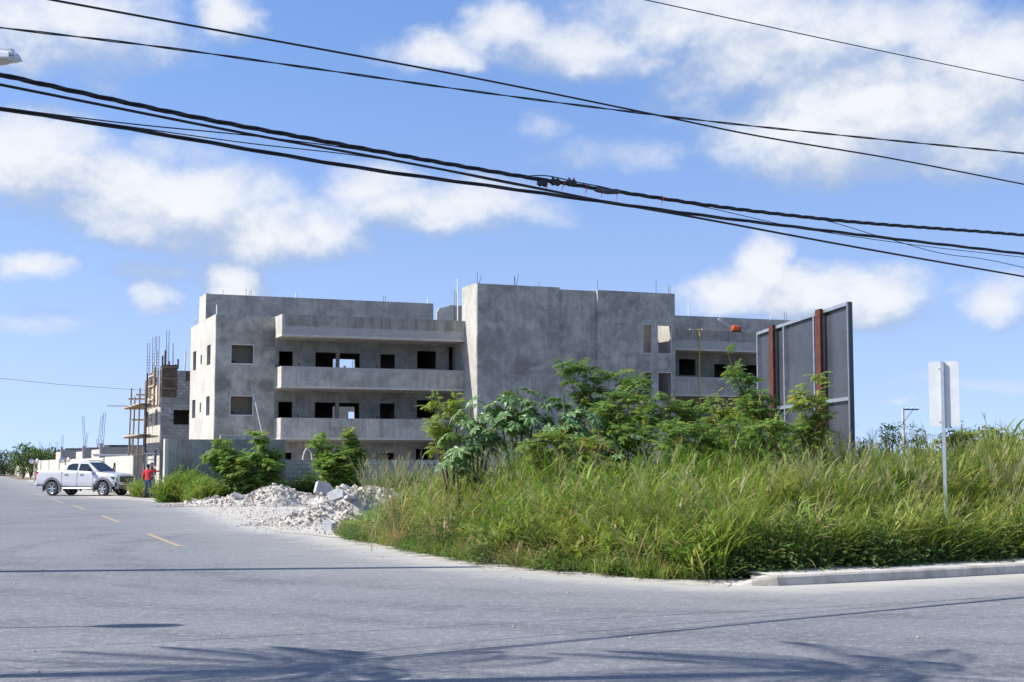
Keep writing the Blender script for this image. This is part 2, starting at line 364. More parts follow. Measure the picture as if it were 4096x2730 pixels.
# pale crushed-limestone apron between road and rubble
M_APRON = mat('limestone_dust', (.54, .505, .45), .95, col2=(.40, .37, .33), vscale=1.6, bump=.8, bscale=14)
ap = [(405, 1157), (440, 1161), (480, 1172), (510, 1181), (540, 1191.5), (565, 1198), (590, 1208), (640, 1222), (690, 1227), (730, 1231), (775, 1236), (835, 1226), (905, 1180), (905, 1150), (870, 1138), (600, 1133), (480, 1141)]
mb = MB(); pts = [gD(x, y, .009) for x, y in ap]; cen = sum(pts, Vector()) / len(pts); N = len(pts)
mb.v = [tuple(p) for p in pts] + [tuple(cen)]; mb.f = [(i, (i + 1) % N, N) for i in range(N)]; mb.mi = [0] * N
apron = tag(mb.build('gravel_apron', M_APRON, fix=False), kind='structure')
for p_ in apron.data.polygons:
    if p_.normal.z < 0: p_.flip()
# sandy verge strip along the lot edge
def edge_strip(o0, o1, z, i0, i1):
    m_ = MB(); prev = None; P = EDGE[i0:i1]
    for k, p in enumerate(P):
        d = (P[min(k + 1, len(P) - 1)] - P[max(k - 1, 0)]).normalized(); n = Vector((-d.y, d.x, 0))
        cur = [(p + n * o0).to_tuple()[:2] + (z,), (p + n * o1).to_tuple()[:2] + (z,)]
        if prev: m_.face([prev[0], cur[0], cur[1], prev[1]])
        prev = cur
    return m_
P_ = []
for ei, (a, b2) in enumerate(zip(EDGE[2:-6], EDGE[3:-5])):
    n_ = max(1, int((b2 - a).length / .3)); P_ += [(a.lerp(b2, k / n_), (b2 - a).normalized(), ei) for k in range(n_)]
mb = MB(); rows = []
for k, (p, d, ei) in enumerate(P_):
    n = Vector((-d.y, d.x, 0)); w_ = .22 + .30 * mnoise.noise(Vector((k * .21, 1.3, 0))) + .14 * mnoise.noise(Vector((k * .8, 4.1, 0)))
    rows.append([p - n * max(.05, w_) + Vector((0, 0, .0015)), p + n * .12 + Vector((0, 0, .014)), p + n * .6 + Vector((0, 0, .03)), p + n * 1.1 + Vector((0, 0, .008))])
N = len(rows); mb.v = [tuple(q) for r_ in rows for q in r_]; mb.f = [(k * 4 + i, k * 4 + 4 + i, k * 4 + 5 + i, k * 4 + 1 + i) for k in range(N - 1) for i in range(3) if P_[k][2] not in (6, 7, 8, 9)]; mb.mi = [0] * len(mb.f)
verge = tag(mb.build('sandy_verge', mat('verge_sand', (.50, .47, .42), .95, col2=(.30, .28, .25), vscale=3.0, bump=.8, bscale=20), fix=False), kind='structure')
for f in verge.data.polygons:
    if f.normal.z < 0: f.flip()
# road paint
M_YEL = mat('yellow_road_paint', (.45, .345, .175), .8, col2=(.27, .255, .23), vscale=13)
M_WHT = mat('worn_white_road_paint', (.40, .405, .41), .85, col2=(.23, .237, .255), vscale=6)
for (a, b2) in (((340, 1227), (413, 1256)), ((233, 1185), (275, 1201)), ((169, 1162), (194, 1171)), ((118, 1147.5), (145, 1156)), ((84, 1135), (100, 1140))):
    p, q = gD(*a, .004), gD(*b2, .004); n = (q - p).normalized().cross(Vector((0, 0, 1))) * .065
    mb = MB(); mb.face([p - n, q - n, q + n, p + n]); o = mb.build('yellow_dash', M_YEL, road, fix=False)
    for f in o.data.polygons:
        if f.normal.z < 0: f.flip()
m_ = edge_strip(-1.05, -.95, .004, 3, 11); o = m_.build('edge_line', M_WHT, road, fix=False)
for f in o.data.polygons:
    if f.normal.z < 0: f.flip()
mb = MB()
for (x, y, l) in ((495, 1229, 1.5), (520, 1231, 1.0), (590, 1221, 1.1), (180, 1199, 1.4)):
    c = gD(x, y, .005); mb.box((c.x - l / 2, c.y - .05, .0035), (c.x + l / 2, c.y + .05, .0045))
# kerb and pavement to the right
M_KERB = mat('kerb_concrete', (.56, .53, .47), .9, col2=(.33, .30, .25), vscale=2.2, bump=.5, bscale=18)
M_PAVE = mat('pavement_concrete', (.60, .575, .53), .9, col2=(.46, .44, .40), vscale=1.4, bump=.3, bscale=25)
KB = [gD(x, y) for x, y in ((1640, 1344), (1690, 1346), (1730, 1347), (1790, 1347), (1900, 1342), (2100, 1332), (2353, 1318))]
KB.append(KB[-1] + (KB[-1] - KB[-2]).normalized() * 40)
hts = [.006, .03, .08, .135, .14, .14, .14, .14]
pave = tag(empty('pavement'), kind='structure'); prev = None; secs = []
for k, p in enumerate(KB):
    d = (KB[min(k + 1, len(KB) - 1)] - KB[max(k - 1, 0)]).normalized(); n = Vector((-d.y, d.x, 0)); secs.append((p, n, hts[k]))
def kerb_piece(s0, s1):
    m_ = MB(); R = []
    for (p, n, h) in (s0, s1): R.append([p + n * 0 + Vector((0, 0, -.02)), p + n * .03 + Vector((0, 0, h - .025)), p + n * .06 + Vector((0, 0, h)), p + n * .17 + Vector((0, 0, h + .003)), p + n * .17 + Vector((0, 0, -.02))])
    for i in range(4): m_.face([R[0][i], R[1][i], R[1][i + 1], R[0][i + 1]])
    m_.face(R[0]); m_.face(R[1][::-1]); return m_
fine = []
for s0, s1 in zip(secs[:-1], secs[1:]):
    L = (s1[0] - s0[0]).length; nseg = max(1, round(L / 1.6)) if L < 30 else 14
    for i in range(nseg):
        f0, f1 = i / nseg, (i + 1) / nseg - .012 / L * nseg * .3
        fine.append(((s0[0].lerp(s1[0], f0), s0[1].lerp(s1[1], f0), s0[2] + (s1[2] - s0[2]) * f0), (s0[0].lerp(s1[0], f1), s0[1].lerp(s1[1], f1), s0[2] + (s1[2] - s0[2]) * f1)))
for a, b2 in fine: kerb_piece(a, b2).build('kerb_stone', M_KERB, pave)
m_ = MB()
for s0, s1 in zip(secs[:-1], secs[1:]):
    m_.face([s0[0] + s0[1] * .172 + Vector((0, 0, s0[2] - .004)), s1[0] + s1[1] * .172 + Vector((0, 0, s1[2] - .004)), s1[0] + s1[1] * 1.5 + Vector((0, 0, s1[2] + .01)), s0[0] + s0[1] * 1.1 + Vector((0, 0, s0[2] + .0))])
m_.build('pavement_slab', M_PAVE, pave)

# ================================================================ main concrete building
def wall_cells(mb, a0, a1, z0, z1, d0, d1, holes, axis='u', m=0):
    """wall in the plane of a (u or v) and z, d0..d1 thick, with rectangular holes (a0, a1, z0, z1)"""
    A = sorted({a0, a1, *[min(max(h[i], a0), a1) for h in holes for i in (0, 1)]}); Z = sorted({z0, z1, *[min(max(h[i], z0), z1) for h in holes for i in (2, 3)]})
    sol = lambda i, j: 0 <= i < len(A) - 1 and 0 <= j < len(Z) - 1 and not any(h[0] < (A[i] + A[i + 1]) / 2 < h[1] and h[2] < (Z[j] + Z[j + 1]) / 2 < h[3] for h in holes)
    P = (lambda a, d, z: (a, d, z)) if axis == 'u' else (lambda a, d, z: (d, a, z))
    for i in range(len(A) - 1):
        for j in range(len(Z) - 1):
            if not sol(i, j): continue
            x0, x1, y0, y1 = A[i], A[i + 1], Z[j], Z[j + 1]
            for d in (d0, d1): mb.face([P(x0, d, y0), P(x1, d, y0), P(x1, d, y1), P(x0, d, y1)], m)
            for (di, dj, q) in ((-1, 0, ((x0, y0), (x0, y1))), (1, 0, ((x1, y0), (x1, y1))), (0, -1, ((x0, y0), (x1, y0))), (0, 1, ((x0, y1), (x1, y1)))):
                if not sol(i + di, j + dj):
                    (p, r), (p2, r2) = q; mb.face([P(p, d0, r), P(p2, d0, r2), P(p2, d1, r2), P(p, d1, r)], m)
def wall(name, mt, parent, *a, **k):
    mb = MB(); wall_cells(mb, *a, **k)
    me = mb.mesh(name, mt, fix=False); b = bmesh.new(); b.from_mesh(me); bmesh.ops.remove_doubles(b, verts=b.verts, dist=1e-4); bmesh.ops.recalc_face_normals(b, faces=b.faces); b.to_mesh(me); b.free()
    return link(name, me, parent)
def boxes(name, mt, parent, *bs):
    mb = MB()
    for a, b in bs: mb.box(a, b)
    return mb.build(name, mt, parent)

G_LO, G_HI = (.22, .22, .22), (.42, .415, .405)
M_LB = concrete('plaster_left_block', (.23, .228, .22), (.47, .463, .45), 1, .25, discs=((.45, 5.9, .42, (.17, .168, .16), .8), (2.75, 5.85, .4, (.19, .185, .175), .7), (.35, 8.1, .3, (.17, .17, .165), .6), (2.9, 8.3, .55, (.13, .13, .13), .7), (2.75, 7.4, .3, (.40, .40, .39), .6), (.3, 4.3, .35, (.2, .2, .19), .6)))
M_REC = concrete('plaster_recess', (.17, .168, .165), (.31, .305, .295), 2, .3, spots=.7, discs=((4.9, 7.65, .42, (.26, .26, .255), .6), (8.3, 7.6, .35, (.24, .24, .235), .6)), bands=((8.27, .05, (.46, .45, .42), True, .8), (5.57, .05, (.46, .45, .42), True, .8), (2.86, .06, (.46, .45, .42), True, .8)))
M_RSLAB = concrete('plaster_roof_band', (.22, .22, .215), (.36, .355, .345), 3, .7, bands=((8.88, .14, (.47, .465, .455), False, .7),))
M_BAL = concrete('plaster_balcony', (.29, .288, .285), (.49, .487, .475), 4, .55, bands=((6.55, .12, (.40, .395, .38), True, .6),))
M_TALL = concrete('plaster_tower', (.24, .24, .242), (.47, .467, .46), 5, .3, discs=((14.1, 8.2, .75, (.25, .245, .24), .5), (16.0, 8.6, .6, (.26, .255, .25), .65), (15.8, 6.95, .55, (.215, .21, .20), .8), (13.9, 7.0, .5, (.24, .235, .225), .6), (22.3, 9.0, .5, (.33, .33, .325), .6), (22.5, 7.4, .38, (.46, .45, .42), .7), (24.4, 7.3, .32, (.46, .45, .42), .7), (21.0, 9.0, .42, (.40, .40, .395), .6), (17.0, 6.2, .6, (.36, .36, .36), .4)))
M_PAR = concrete('plaster_parapet', (.26, .26, .262), (.45, .447, .44), 6, .3)
M_PALE_SUN = concrete('plaster_side_sun_in_colour', (.415, .407, .388), (.525, .516, .492), 7, .18, face='u')  # side plaster made lighter than the front: part of the sunlight is in the colour
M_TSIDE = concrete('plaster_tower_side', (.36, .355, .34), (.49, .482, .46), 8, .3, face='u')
M_IN = mat('raw_interior_plaster', (.26, .24, .21), .95, var=.15, vscale=1.5, bump=.3, bscale=12)
M_INB = mat('beige_room_plaster', (.36, .315, .245), .95, var=.08, vscale=1.2)
M_SOF = mat('pale_soffit_plaster', (.55, .53, .48), .95, var=.08, vscale=1.2)
M_REBAR = mat('rusty_rebar', (.10, .075, .06), .8, metal=.4); M_PVC = mat('white_pvc', (.72, .73, .74), .45, var=.03)
M_TRIM = mat('pale_reveal_plaster', (.55, .545, .53), .9, var=.06)

bld = empty('concrete_building', C0, ANG)
tag(bld, 'unfinished grey plastered concrete apartment building with long balconies and a tall windowless centre', 'building')
Z3, Z2 = (6.93, 7.68), (4.2, 4.98)
def mir(h): return (39.65 - h[1], 39.65 - h[0], h[2], h[3])
LW = [(.83, 1.99, 6.97, 7.94), (.83, 1.99, 4.26, 5.23), (.83, 1.99, 1.2, 2.5)]
RW = []
for (a, b_) in ((3.32, 4.13), (5.35, 6.5), (6.69, 7.83), (8.98, 9.82)):
    RW += [(a, b_, 5.82, 7.68) if b_ - a < .9 else (a, b_, 6.6, 7.68), (a, b_, 3.12, 4.98) if b_ - a < .9 else (a, b_, 3.9, 4.98), (a, b_, .3, 2.28) if b_ - a < .9 else (a, b_, 1.2, 2.28)]
RW += [(11.09, 12.21, 6.95, 7.92), (11.09, 12.21, 4.23, 5.2), (11.05, 12.15, 1.3, 2.5), (12.94, 13.2, 5.8, 8.2), (12.94, 13.2, 3.1, 5.3)]
T = .16
FW = wall('front_wall', M_LB, bld, 0, 3.15, 0, 9.5, 0, T, LW)
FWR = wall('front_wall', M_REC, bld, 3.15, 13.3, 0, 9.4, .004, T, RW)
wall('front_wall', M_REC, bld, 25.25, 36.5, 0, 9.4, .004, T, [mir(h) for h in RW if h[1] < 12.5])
wall('front_wall', M_LB, bld, 36.5, 39.65, 0, 9.5, 0, T, [mir(h) for h in LW])
SW = [(v0, v1, z0, z1) for z0, z1, s0, s1 in ((6.98, 8.06, 7.17, 7.68), (4.27, 5.3, 4.52, 5.05), (1.5, 2.6, 1.8, 2.3)) for v0, v1 in ((1.5, 2.6), (6.12, 7.24))] + [(4.17, 4.65, 7.17, 7.68), (4.17, 4.65, 4.52, 5.05), (4.17, 4.65, 1.8, 2.3)]
wall('side_wall', M_PALE_SUN, bld, T, 8.14, 0, 9.55, -.004, T, SW, axis='v')
wall('side_wall', M_PALE_SUN, bld, T, 8.14, 0, 9.55, 39.65 - T, 39.65, [], axis='v')
BH = [(8.4, 9.75, 6.5, 7.95), (8.4, 9.75, 3.9, 5.1), (4.95, 5.5, 6.6, 7.5), (31.5, 32.6, 6.5, 7.9)]
wall('back_wall', M_IN, bld, T, 39.4, 0, 9.5, 8.0, 8.14, BH)
for z in (.05, 2.9, 5.6, 8.4):
    boxes('floor_slab', M_IN, bld, ((T + .002, T + .002, z - .14), (39.45, 7.99, z)))
mb = MB()
for u in (3.3, 5.05, 10.6, 12.75, 19.5, 26.5, 29.0, 33.6, 36.3):
    for z0, z1 in ((.052, 2.75), (2.902, 5.45), (5.602, 8.25)): mb.box((u, T + .003, z0), (u + .12, 7.98, z1))
mb.build('partition_wall', M_IN, bld)
mb = MB()
for z0, z1 in ((2.903, 5.44), (5.603, 8.24)):
    boxes('room_wall', M_INB, bld, ((T + .004, .85, z0), (3.29, .95, z1))); boxes('room_wall', M_INB, bld, ((36.44, 2.8, z0), (39.4, 2.9, z1)))
# pale reveals round the openings of the end block
for (a, b_, z0, z1) in LW[:2]:
    mb = MB(); w = .045
    mb.box((a - w, -.012, z1), (b_ + w, .03, z1 + w)); mb.box((a - w, -.014, z0 - w * 1.4), (b_ + w, .04, z0)); mb.box((a - w, -.012, z0), (a, .03, z1)); mb.box((b_, -.012, z0), (b_ + w, .03, z1))
    mb.build('window_surround', M_TRIM, FW)
def balcony(name, u0, u1, z0, z1, m_front, vf=-1.7, side=None):
    r = MB(); th = .13
    r.box((u0 + th, vf, z0 + .10), (u1, vf + th, z1), 0)
    r.box((u0, vf + .001, z0 + .10), (u0 + th, -.002, z1 - .002), 1)
    r.box((u0 - .01, vf - .01, z0), (u1, -.003, z0 + .10), 2)
    return r.build(name, [m_front, M_PALE_SUN, M_SOF], bld)
balcony('roof_parapet', 3.13, 13.29, 8.35, 9.5, M_RSLAB)
balcony('balcony', 3.13, 13.29, 5.65, 6.77, M_BAL); balcony('balcony', 3.13, 13.29, 2.96, 4.08, M_BAL)
boxes('roof_slab', M_SOF, bld, ((3.27, -1.56, 8.452), (13.29, -.004, 8.52)))
balcony('roof_parapet', 25.26, 36.5, 8.3, 9.48, M_RSLAB); balcony('balcony', 25.26, 36.5, 5.62, 6.75, M_BAL); balcony('balcony', 25.26, 36.5, 2.93, 4.05, M_BAL)
# rooftop parapets set back
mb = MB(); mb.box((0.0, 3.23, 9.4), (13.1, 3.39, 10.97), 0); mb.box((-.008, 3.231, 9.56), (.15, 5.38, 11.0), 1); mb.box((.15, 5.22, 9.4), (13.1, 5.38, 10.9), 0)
mb.build('upper_parapet', [M_PAR, M_PALE_SUN], bld)
boxes('roof_slab', M_IN, bld, ((T + .003, T + .003, 9.28), (39.4, 7.95, 9.38)))
mb = MB(); mb.box((25.3, 1.2, 9.38), (39.3, 1.36, 10.66)); mb.build('upper_parapet', M_PAR, bld)
mb = MB(); mb.prism([(13.35, 9.4), (14.35, 9.4), (14.35, 10.95), (13.5, 10.72), (13.35, 10.5)], 3.3, 3.45, 'y'); mb.build('stair_wall', M_PALE_SUN, bld)
boxes('stair_wall', M_PAR, bld, ((14.3, 3.9, 9.38), (17, 4.05, 11.0)))
# tower
SL = [(23.22, 23.74, 7.9, 9.48), (24.15, 24.98, 7.9, 9.48), (23.22, 23.74, 5.22, 6.8), (24.15, 24.98, 5.22, 6.8)]
wall('tower_wall', M_TALL, bld, 13.3, 18.12, 0, 11.36, -3.6, -3.4, [])
wall('tower_wall', M_TALL, bld, 18.12, 20.42, 0, 11.28, -3.42, -3.2, [])
TW = wall('tower_wall', M_TALL, bld, 20.42, 25.25, 0, 11.32, -3.62, -3.4, SL)
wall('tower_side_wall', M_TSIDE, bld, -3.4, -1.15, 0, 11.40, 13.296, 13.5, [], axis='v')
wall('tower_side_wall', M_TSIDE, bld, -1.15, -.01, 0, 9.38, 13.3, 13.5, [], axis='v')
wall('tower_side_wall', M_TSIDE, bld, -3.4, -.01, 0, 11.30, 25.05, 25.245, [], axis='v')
wall('tower_wall', M_PAR, bld, 13.5, 22.4, 0, 11.2, -1.3, -1.15, [])
boxes('tower_roof', M_IN, bld, ((13.51, -3.39, 10.9), (22.4, -1.31, 11.05)))
boxes('stair_wall', M_PAR, bld, ((22.4, -1.4, 0), (25.04, -1.25, 10.6)), ((22.42, -3.39, 0), (22.55, -1.41, 10.8)))
for (a, b_, z0, z1) in SL:
    mb = MB(); w = .04
    mb.box((a - w, -3.632, z1), (b_ + w, -3.58, z1 + w)); mb.box((a - w, -3.634, z0 - w), (b_ + w, -3.58, z0)); mb.box((a - w, -3.632, z0), (a, -3.58, z1)); mb.box((b_, -3.632, z0), (b_ + w, -3.58, z1))
    mb.build('window_surround', M_TRIM, TW)
# downpipe-like shadow joint, outlets, rebar starters and vent pipes
mat('black_plastic', (.012, .012, .013), .6)
for u, z in ((.93, 7.08), (1.05, 7.08), (.93, 4.37), (1.05, 4.37)): boxes('outlet_box', MATS['black_plastic'], bld, ((u + .05, .82, z), (u + .13, .849, z + .07)))
for u, z in ((4.42, 6.95), (8.75, 6.95), (4.4, 4.2), (8.8, 4.2), (30.95, 6.95)): boxes('switch_box', MATS['black_plastic'], FWR, ((u, -.012, z), (u + .07, .003, z + .1)))
def rod(u, v, z0, z1, lean=(0, 0), r=.013, name='rebar', m=None): 
    mb = MB(); mb.tube([(u, v, z0), (u + lean[0], v + lean[1], z1)], r, 5); return mb.build(name, m or M_REBAR, bld)
for (u, h, l) in ((13.35, .6, .0), (13.4, .42, .2), (15.55, .5, -.03), (15.6, .62, .14), (15.5, .45, .0), (16.95, .25, 0), (20.5, .5, 0), (24.15, .75, 0), (24.95, .45, 0), (25.05, .4, 0)): rod(u, -3.45, 11.25, 11.38 + h, (l, 0))
for (u, v, z0, h, l) in ((.15, 7.6, 9.4, .5, 0), (.22, 7.9, 9.4, .4, 0), (2.2, 3.3, 10.9, .45, 0), (2.35, 3.3, 10.9, .35, .05), (2.5, 3.3, 10.9, .4, -.03), (10.1, 3.3, 10.9, .4, 0), (10.2, 3.3, 10.9, .38, .02), (12.95, -.9, 9.4, 1.9, 0), (13.05, -.9, 9.4, 1.75, 0), (35.6, 1.25, 10.6, .6, 0), (35.75, 1.25, 10.6, .5, 0)): rod(u, v, z0, z0 + h, (l, 0))
for (u, v, z0, z1, l) in ((.08, .3, 9.45, 10.05, 0), (.1, 7.0, 9.4, 10.1, .0), (.9, 3.3, 10.9, 11.25, .02), (5.0, 3.3, 10.9, 11.25, 0), (12.75, 3.3, 10.9, 11.3, .05), (13.1, -1.0, 9.4, 11.9, 0), (28.8, 1.25, 10.6, 11.6, 0), (34.6, 1.25, 10.6, 10.9, 0), (31.0, 1.25, 10.6, 10.8, 0)): rod(u, v, z0, z1, (l, 0), .035, 'vent_pipe', M_PVC)

# ---------------------------------------------------------------- roof things of the right wing
M_WOOD = mat('weathered_timber', (.36, .28, .20), .9, col2=(.20, .16, .12), vscale=5); M_WOODL = mat('pale_timber', (.62, .50, .36), .9, col2=(.45, .35, .24), vscale=5)
M_ORANGE = mat('orange_enamel', (.62, .10, .03), .5, var=.1); M_GALV = mat('galvanised_steel', (.52, .54, .57), .42, metal=.75, var=.08, vscale=8)
def bl(u, v, z): return BW(u, v, z)
u_, z_ = on_v(2941, 1330, -1.3)
w = empty('roof_winch', BW(u_, -1.3, 9.5), ANG); tag(w, 'small orange electric hoist with a thin boom on the roof edge', 'hoist')
mb = MB(); mb.lathe([(0, -.22), (.17, -.22), (.2, -.18), (.2, .18), (.17, .22), (0, .22)], 14, axis='x', c=(0, 0, .22)); mb.build('motor', M_ORANGE, w, smooth=False)
mb = MB(); mb.box((-.25, -.2, 0), (.3, .2, .05)); mb.box((.1, -.12, .05), (.32, .12, .3)); mb.build('base_plate', MATS['black_plastic'], w)
mb = MB(); mb.tube([(-.1, 0, .3), (-1.0, .1, .72)], .022, 6); mb.tube([(.0, 0, .06), (-.95, .1, .7)], .014, 5); mb.tube([(-1.0, .04, .72), (-1.0, .16, .72)], .1, 8); mb.build('boom', M_GALV, w)
u_, z_ = on_v(2796, 1330, -1.75)
ho = MB(); ho.tube([BW(u_, -1.35, 9.56), BW(u_, -1.72, 9.54), BW(u_, -1.80, 9.3), BW(u_ - .01, -1.78, 6.5), BW(u_, -1.78, 3.2), BW(u_ + .1, -1.9, 1.0)], .028, 7)
tag(ho.build('yellow_hose', mat('yellow_hose_plastic', (.62, .50, .06), .5), smooth=True), 'yellow hose hanging from the roof edge down past the balconies', 'hose')
for k, (du, ln, a, lab) in enumerate(((-.55, 1.0, .1, 'short timber offcut lying crosswise on the roof edge above the hose'), (.3, 1.9, -.05, 'long pale plank lying flat along the roof edge beside the hose'))):
    mb = MB(); mb.box((0, -.07, 0), (ln, .07, .05)); o = mb.build('timber_plank', M_WOODL); o.location = BW(u_ + du, -1.64 + .1 * k, 9.505 + .06 * k); o.rotation_euler = (0, 0, ANG + a); tag(o, lab, 'plank')
# pipe leaning against the end block
mb = MB(); ut, zt = on_v(577 * K, 880 * K, -.05); ub, zb = on_v(603 * K, 1000 * K, -1.2)
p1, p2 = BW(ut, -.06, zt), BW(ub, -1.2, zb); p3 = p2 + (p2 - p1) * ((.05 - p2.z) / (p2.z - p1.z)) * -1 if False else p1 + (p2 - p1) * ((p1.z - .03) / (p1.z - p2.z))
mb.tube([p1, p3], .03, 8); tag(mb.build('metal_pipe', M_GALV), 'long thin steel pipe leaning against the end block of the grey building', 'pipe')

# ================================================================ boundary walls
M_DARKW = concrete('plaster_boundary_dark', (.20, .20, .20), (.35, .35, .34), 11, .5)
M_BLK = [mat('concrete_block_%d' % i, c, .95, var=.12, vscale=7, bump=.5, bscale=45) for i, c in enumerate(((.46, .435, .39), (.38, .36, .335), (.53, .50, .45), (.42, .38, .32)))]
M_MORT = mat('mortar', (.32, .31, .295), .95)
bw_ = empty('rendered_boundary_wall', BW(-3.95, -10.3), ANG); tag(bw_, 'tall dark rendered boundary wall with a pale sunlit end beside the gate gap', 'wall')
wall('wall_panel', M_DARKW, bw_, 0.16, 5.4, 0, 2.78, 0, .16, [])
wall('gate_pillar', M_PALE_SUN, bw_, 0, .55, 0, 2.80, -.002, .162, [], axis='v')
def block_mesh(l=.39, h=.19, t=.15):
    mb = MB(); mb.box((0, 0, 0), (l, t, h)); return [bevel(mb.mesh('block', m), .008) for m in M_BLK]
BLK = block_mesh(); HALF = block_mesh(l=.19)
def block_wall(parent, u0, u1, z0, z1, v, holes=(), top=None, r=random.Random(3)):
    nrow = int(round((z1 - z0) / .2))
    for j in range(nrow):
        z = z0 + j * .2; u = u0 - (.2 if j % 2 else 0)
        while u < u1 - .05:
            a, b_ = max(u, u0), min(u + .4, u1); u += .4
            if b_ - a < .15: continue
            if any(h[0] < (a + b_) / 2 < h[1] and h[2] < z + .1 < h[3] for h in holes): continue
            if top and z + .1 > top((a + b_) / 2): continue
            me = (BLK if b_ - a > .3 else HALF)[min(3, int(r.random() ** 1.4 * 4))]
            o = link('block', me, parent); o.location = (a + .005, v + r.uniform(-.006, .006), z + .005)
for (xa, xb) in ((880, 1013),):
    ua, _ = on_v(xa, 1800, -10.3); ub, _ = on_v(xb, 1800, -10.3)
    block_wall(bw_, ua + 3.95, ub + 3.95, 2.79, 3.19 - .2 + .02, -.0)
gw = empty('block_boundary_wall', BW(1.46, -10.3), ANG); tag(gw, 'low grey concrete block wall behind the rubble heaps, below the balconies', 'wall')
block_wall(gw, 0, 13, .05, 1.85, -.01)
boxes('mortar_core', M_MORT, gw, ((0.002, .012, 0), (24, .13, 1.84)))
boxes('coping', M_TRIM, gw, ((0, -.02, 1.853), (24, .15, 1.875)))
mb = MB(); p = [(a, b) for a, b in ((0, 0), (.07, .33), (.16, .50), (.24, .47), (.40, .33), (.44, 0))]
mb.tube([(a, 0, b) for a, b in p], .03, 8); o = mb.build('bent_pipe', M_PVC, smooth=False); ux, zx = on_v(1211, 1843, -10.25); o.location = BW(ux, -10.22, 1.875); o.rotation_euler = (0, 0, ANG)
tag(o, 'white bent plastic pipe standing on the block wall', 'pipe')
# long pale wall along the road, in panels with darker pillars
M_WALLW = concrete('pale_cement_wall', (.45, .435, .40), (.55, .535, .50), 12, .25, face='u')
ww = empty('roadside_wall', BW(-3.0, 9.0), ANG); tag(ww, 'long pale cement wall running away along the road behind the pickup', 'wall')
v = 0.0; k = 0
for L, h in ((15.5, 2.16), (1.2, 2.14), (13.5, 2.1), (.5, 2.15), (11, 2.1), (.9, 2.1), (12.5, 2.08), (1.1, 2.1), (13, 2.1), (.6, 2.1), (12, 2.08), (1.2, 2.1), (20, 2.1), (1, 2.1), (40, 2.1)):
    if L < 1.5: wall('pillar', M_DARKW, ww, v, v + L - .02, 0, h, -.03, .2, [], axis='v')
    else: wall('wall_panel', M_WALLW, ww, v, v + L - .02, 0, h, 0, .15, [], axis='v')
    v += L; k += 1
boxes('end_pillar', M_DARKW, ww, ((-.02, -.3, 0), (.17, -.002, 2.18)))
# convex mirrors on posts, set in pairs at a driveway
M_MIRR = mat('mirror_chrome', (.75, .77, .8), .06, metal=1.0, var=.02); M_PINK = mat('faded_plastic_back', (.55, .45, .44), .6)
def mirrors(px, py, Y, label):
    c = at(px, py, Y); r = empty('convex_mirror_post', (c.x, c.y, 0)); tag(r, label, 'traffic mirror', 'convex mirror posts by the roadside wall')
    mb = MB(); mb.tube([(0, 0, 0), (0, 0, c.z + .1)], .05, 8); mb.build('post', M_WALLW, r)
    for sx_, m_, rz in ((-.2, M_MIRR, .5), (.2, M_PINK, -.6)):
        mb = MB(); mb.lathe([(0, -.05), (.11, -.035), (.19, 0), (.2, .015), (.13, .03), (0, .035)], 20, axis='y'); o = mb.build('mirror_dome', m_, r, smooth=True); o.location = (sx_, -.1, c.z); o.rotation_euler = (0, 0, rz)
mirrors(139, 1846, 110, 'far pair of round convex mirrors standing over the roadside wall'); mirrors(262, 1842, 96, 'nearer pair of round convex mirrors just behind the pickup roof')

# ================================================================ second block of flats, still being raised
M_BRICKT = None
def blocktex(name, c1, c2, mortar, uv='vz'):
    m = bpy.data.materials.new(name); m.use_nodes = True; t = NT(m.node_tree); p = t.n['Principled BSDF']
    sp = t.add('ShaderNodeSeparateXYZ', inp={0: t.add('ShaderNodeTexCoord').outputs['Object']})
    vec = t.add('ShaderNodeCombineXYZ', inp={0: sp.outputs[1 if uv == 'vz' else 0], 1: sp.outputs[2]}).outputs[0]
    br = t.add('ShaderNodeTexBrick', inp={'Vector': vec, 'Color1': c1, 'Color2': c2, 'Mortar': mortar, 'Scale': 1.0, 'Mortar Size': .012, 'Brick Width': .4, 'Row Height': .2})
    nz = t.ss(t.noise(vec, 2.2, 5, .6), .35, .7); t.put(p.inputs['Base Color'], t.mix(t.m('MULTIPLY', nz, .5), br.outputs[0], tuple(x * .75 for x in c1))); p.inputs['Roughness'].default_value = .95
    b = t.add('ShaderNodeBump', invert=True, inp={'Strength': .8, 'Distance': .01, 'Height': br.outputs[1]}); t.l.new(b.outputs[0], p.inputs['Normal']); return m
M_BV = blocktex('block_course_side', (.60, .56, .49), (.53, .49, .43), (.45, .42, .38)); M_BU = blocktex('block_course_front', (.50, .46, .40), (.43, .40, .35), (.36, .34, .31), 'uz')
M_PLY = mat('wet_plywood_formwork', (.20, .14, .095), .85, col2=(.10, .07, .05), vscale=3, bump=.4, bscale=25)
bb = empty('block_building', BW(0, 19.9), ANG); tag(bb, 'half built concrete block flats with plywood column forms and steel starter bars', 'building')
wall('front_wall', M_MORT, bb, 0, 9, 0, 7.5, .02, .16, [(.83, 1.99, 4.26, 5.23), (.83, 1.99, 1.2, 2.5)])
wall('front_wall', M_BU, bb, 9.005, 36, 0, 6.4, .02, .16, [(u, u + 1.1, z, z + 1.05) for u in (10.2, 12.6, 15.5, 19) for z in (4.2, 1.4)])
topf = lambda u: 8.0 if u < 1.1 else 7.7
block_wall(bb, 0.02, 2.9, 2.6, 5.6, .0, holes=[(.8, 2.0, 4.2, 5.3)], r=random.Random(5)); block_wall(bb, 0.02, 2.9, 6.0, 8.0, .0, top=topf, r=random.Random(6))
boxes('ring_beam', concrete('raw_beam', (.28, .28, .27), (.40, .40, .38), 14, .3), bb, ((-.01, -.012, 5.6), (9, .14, 6.0)))
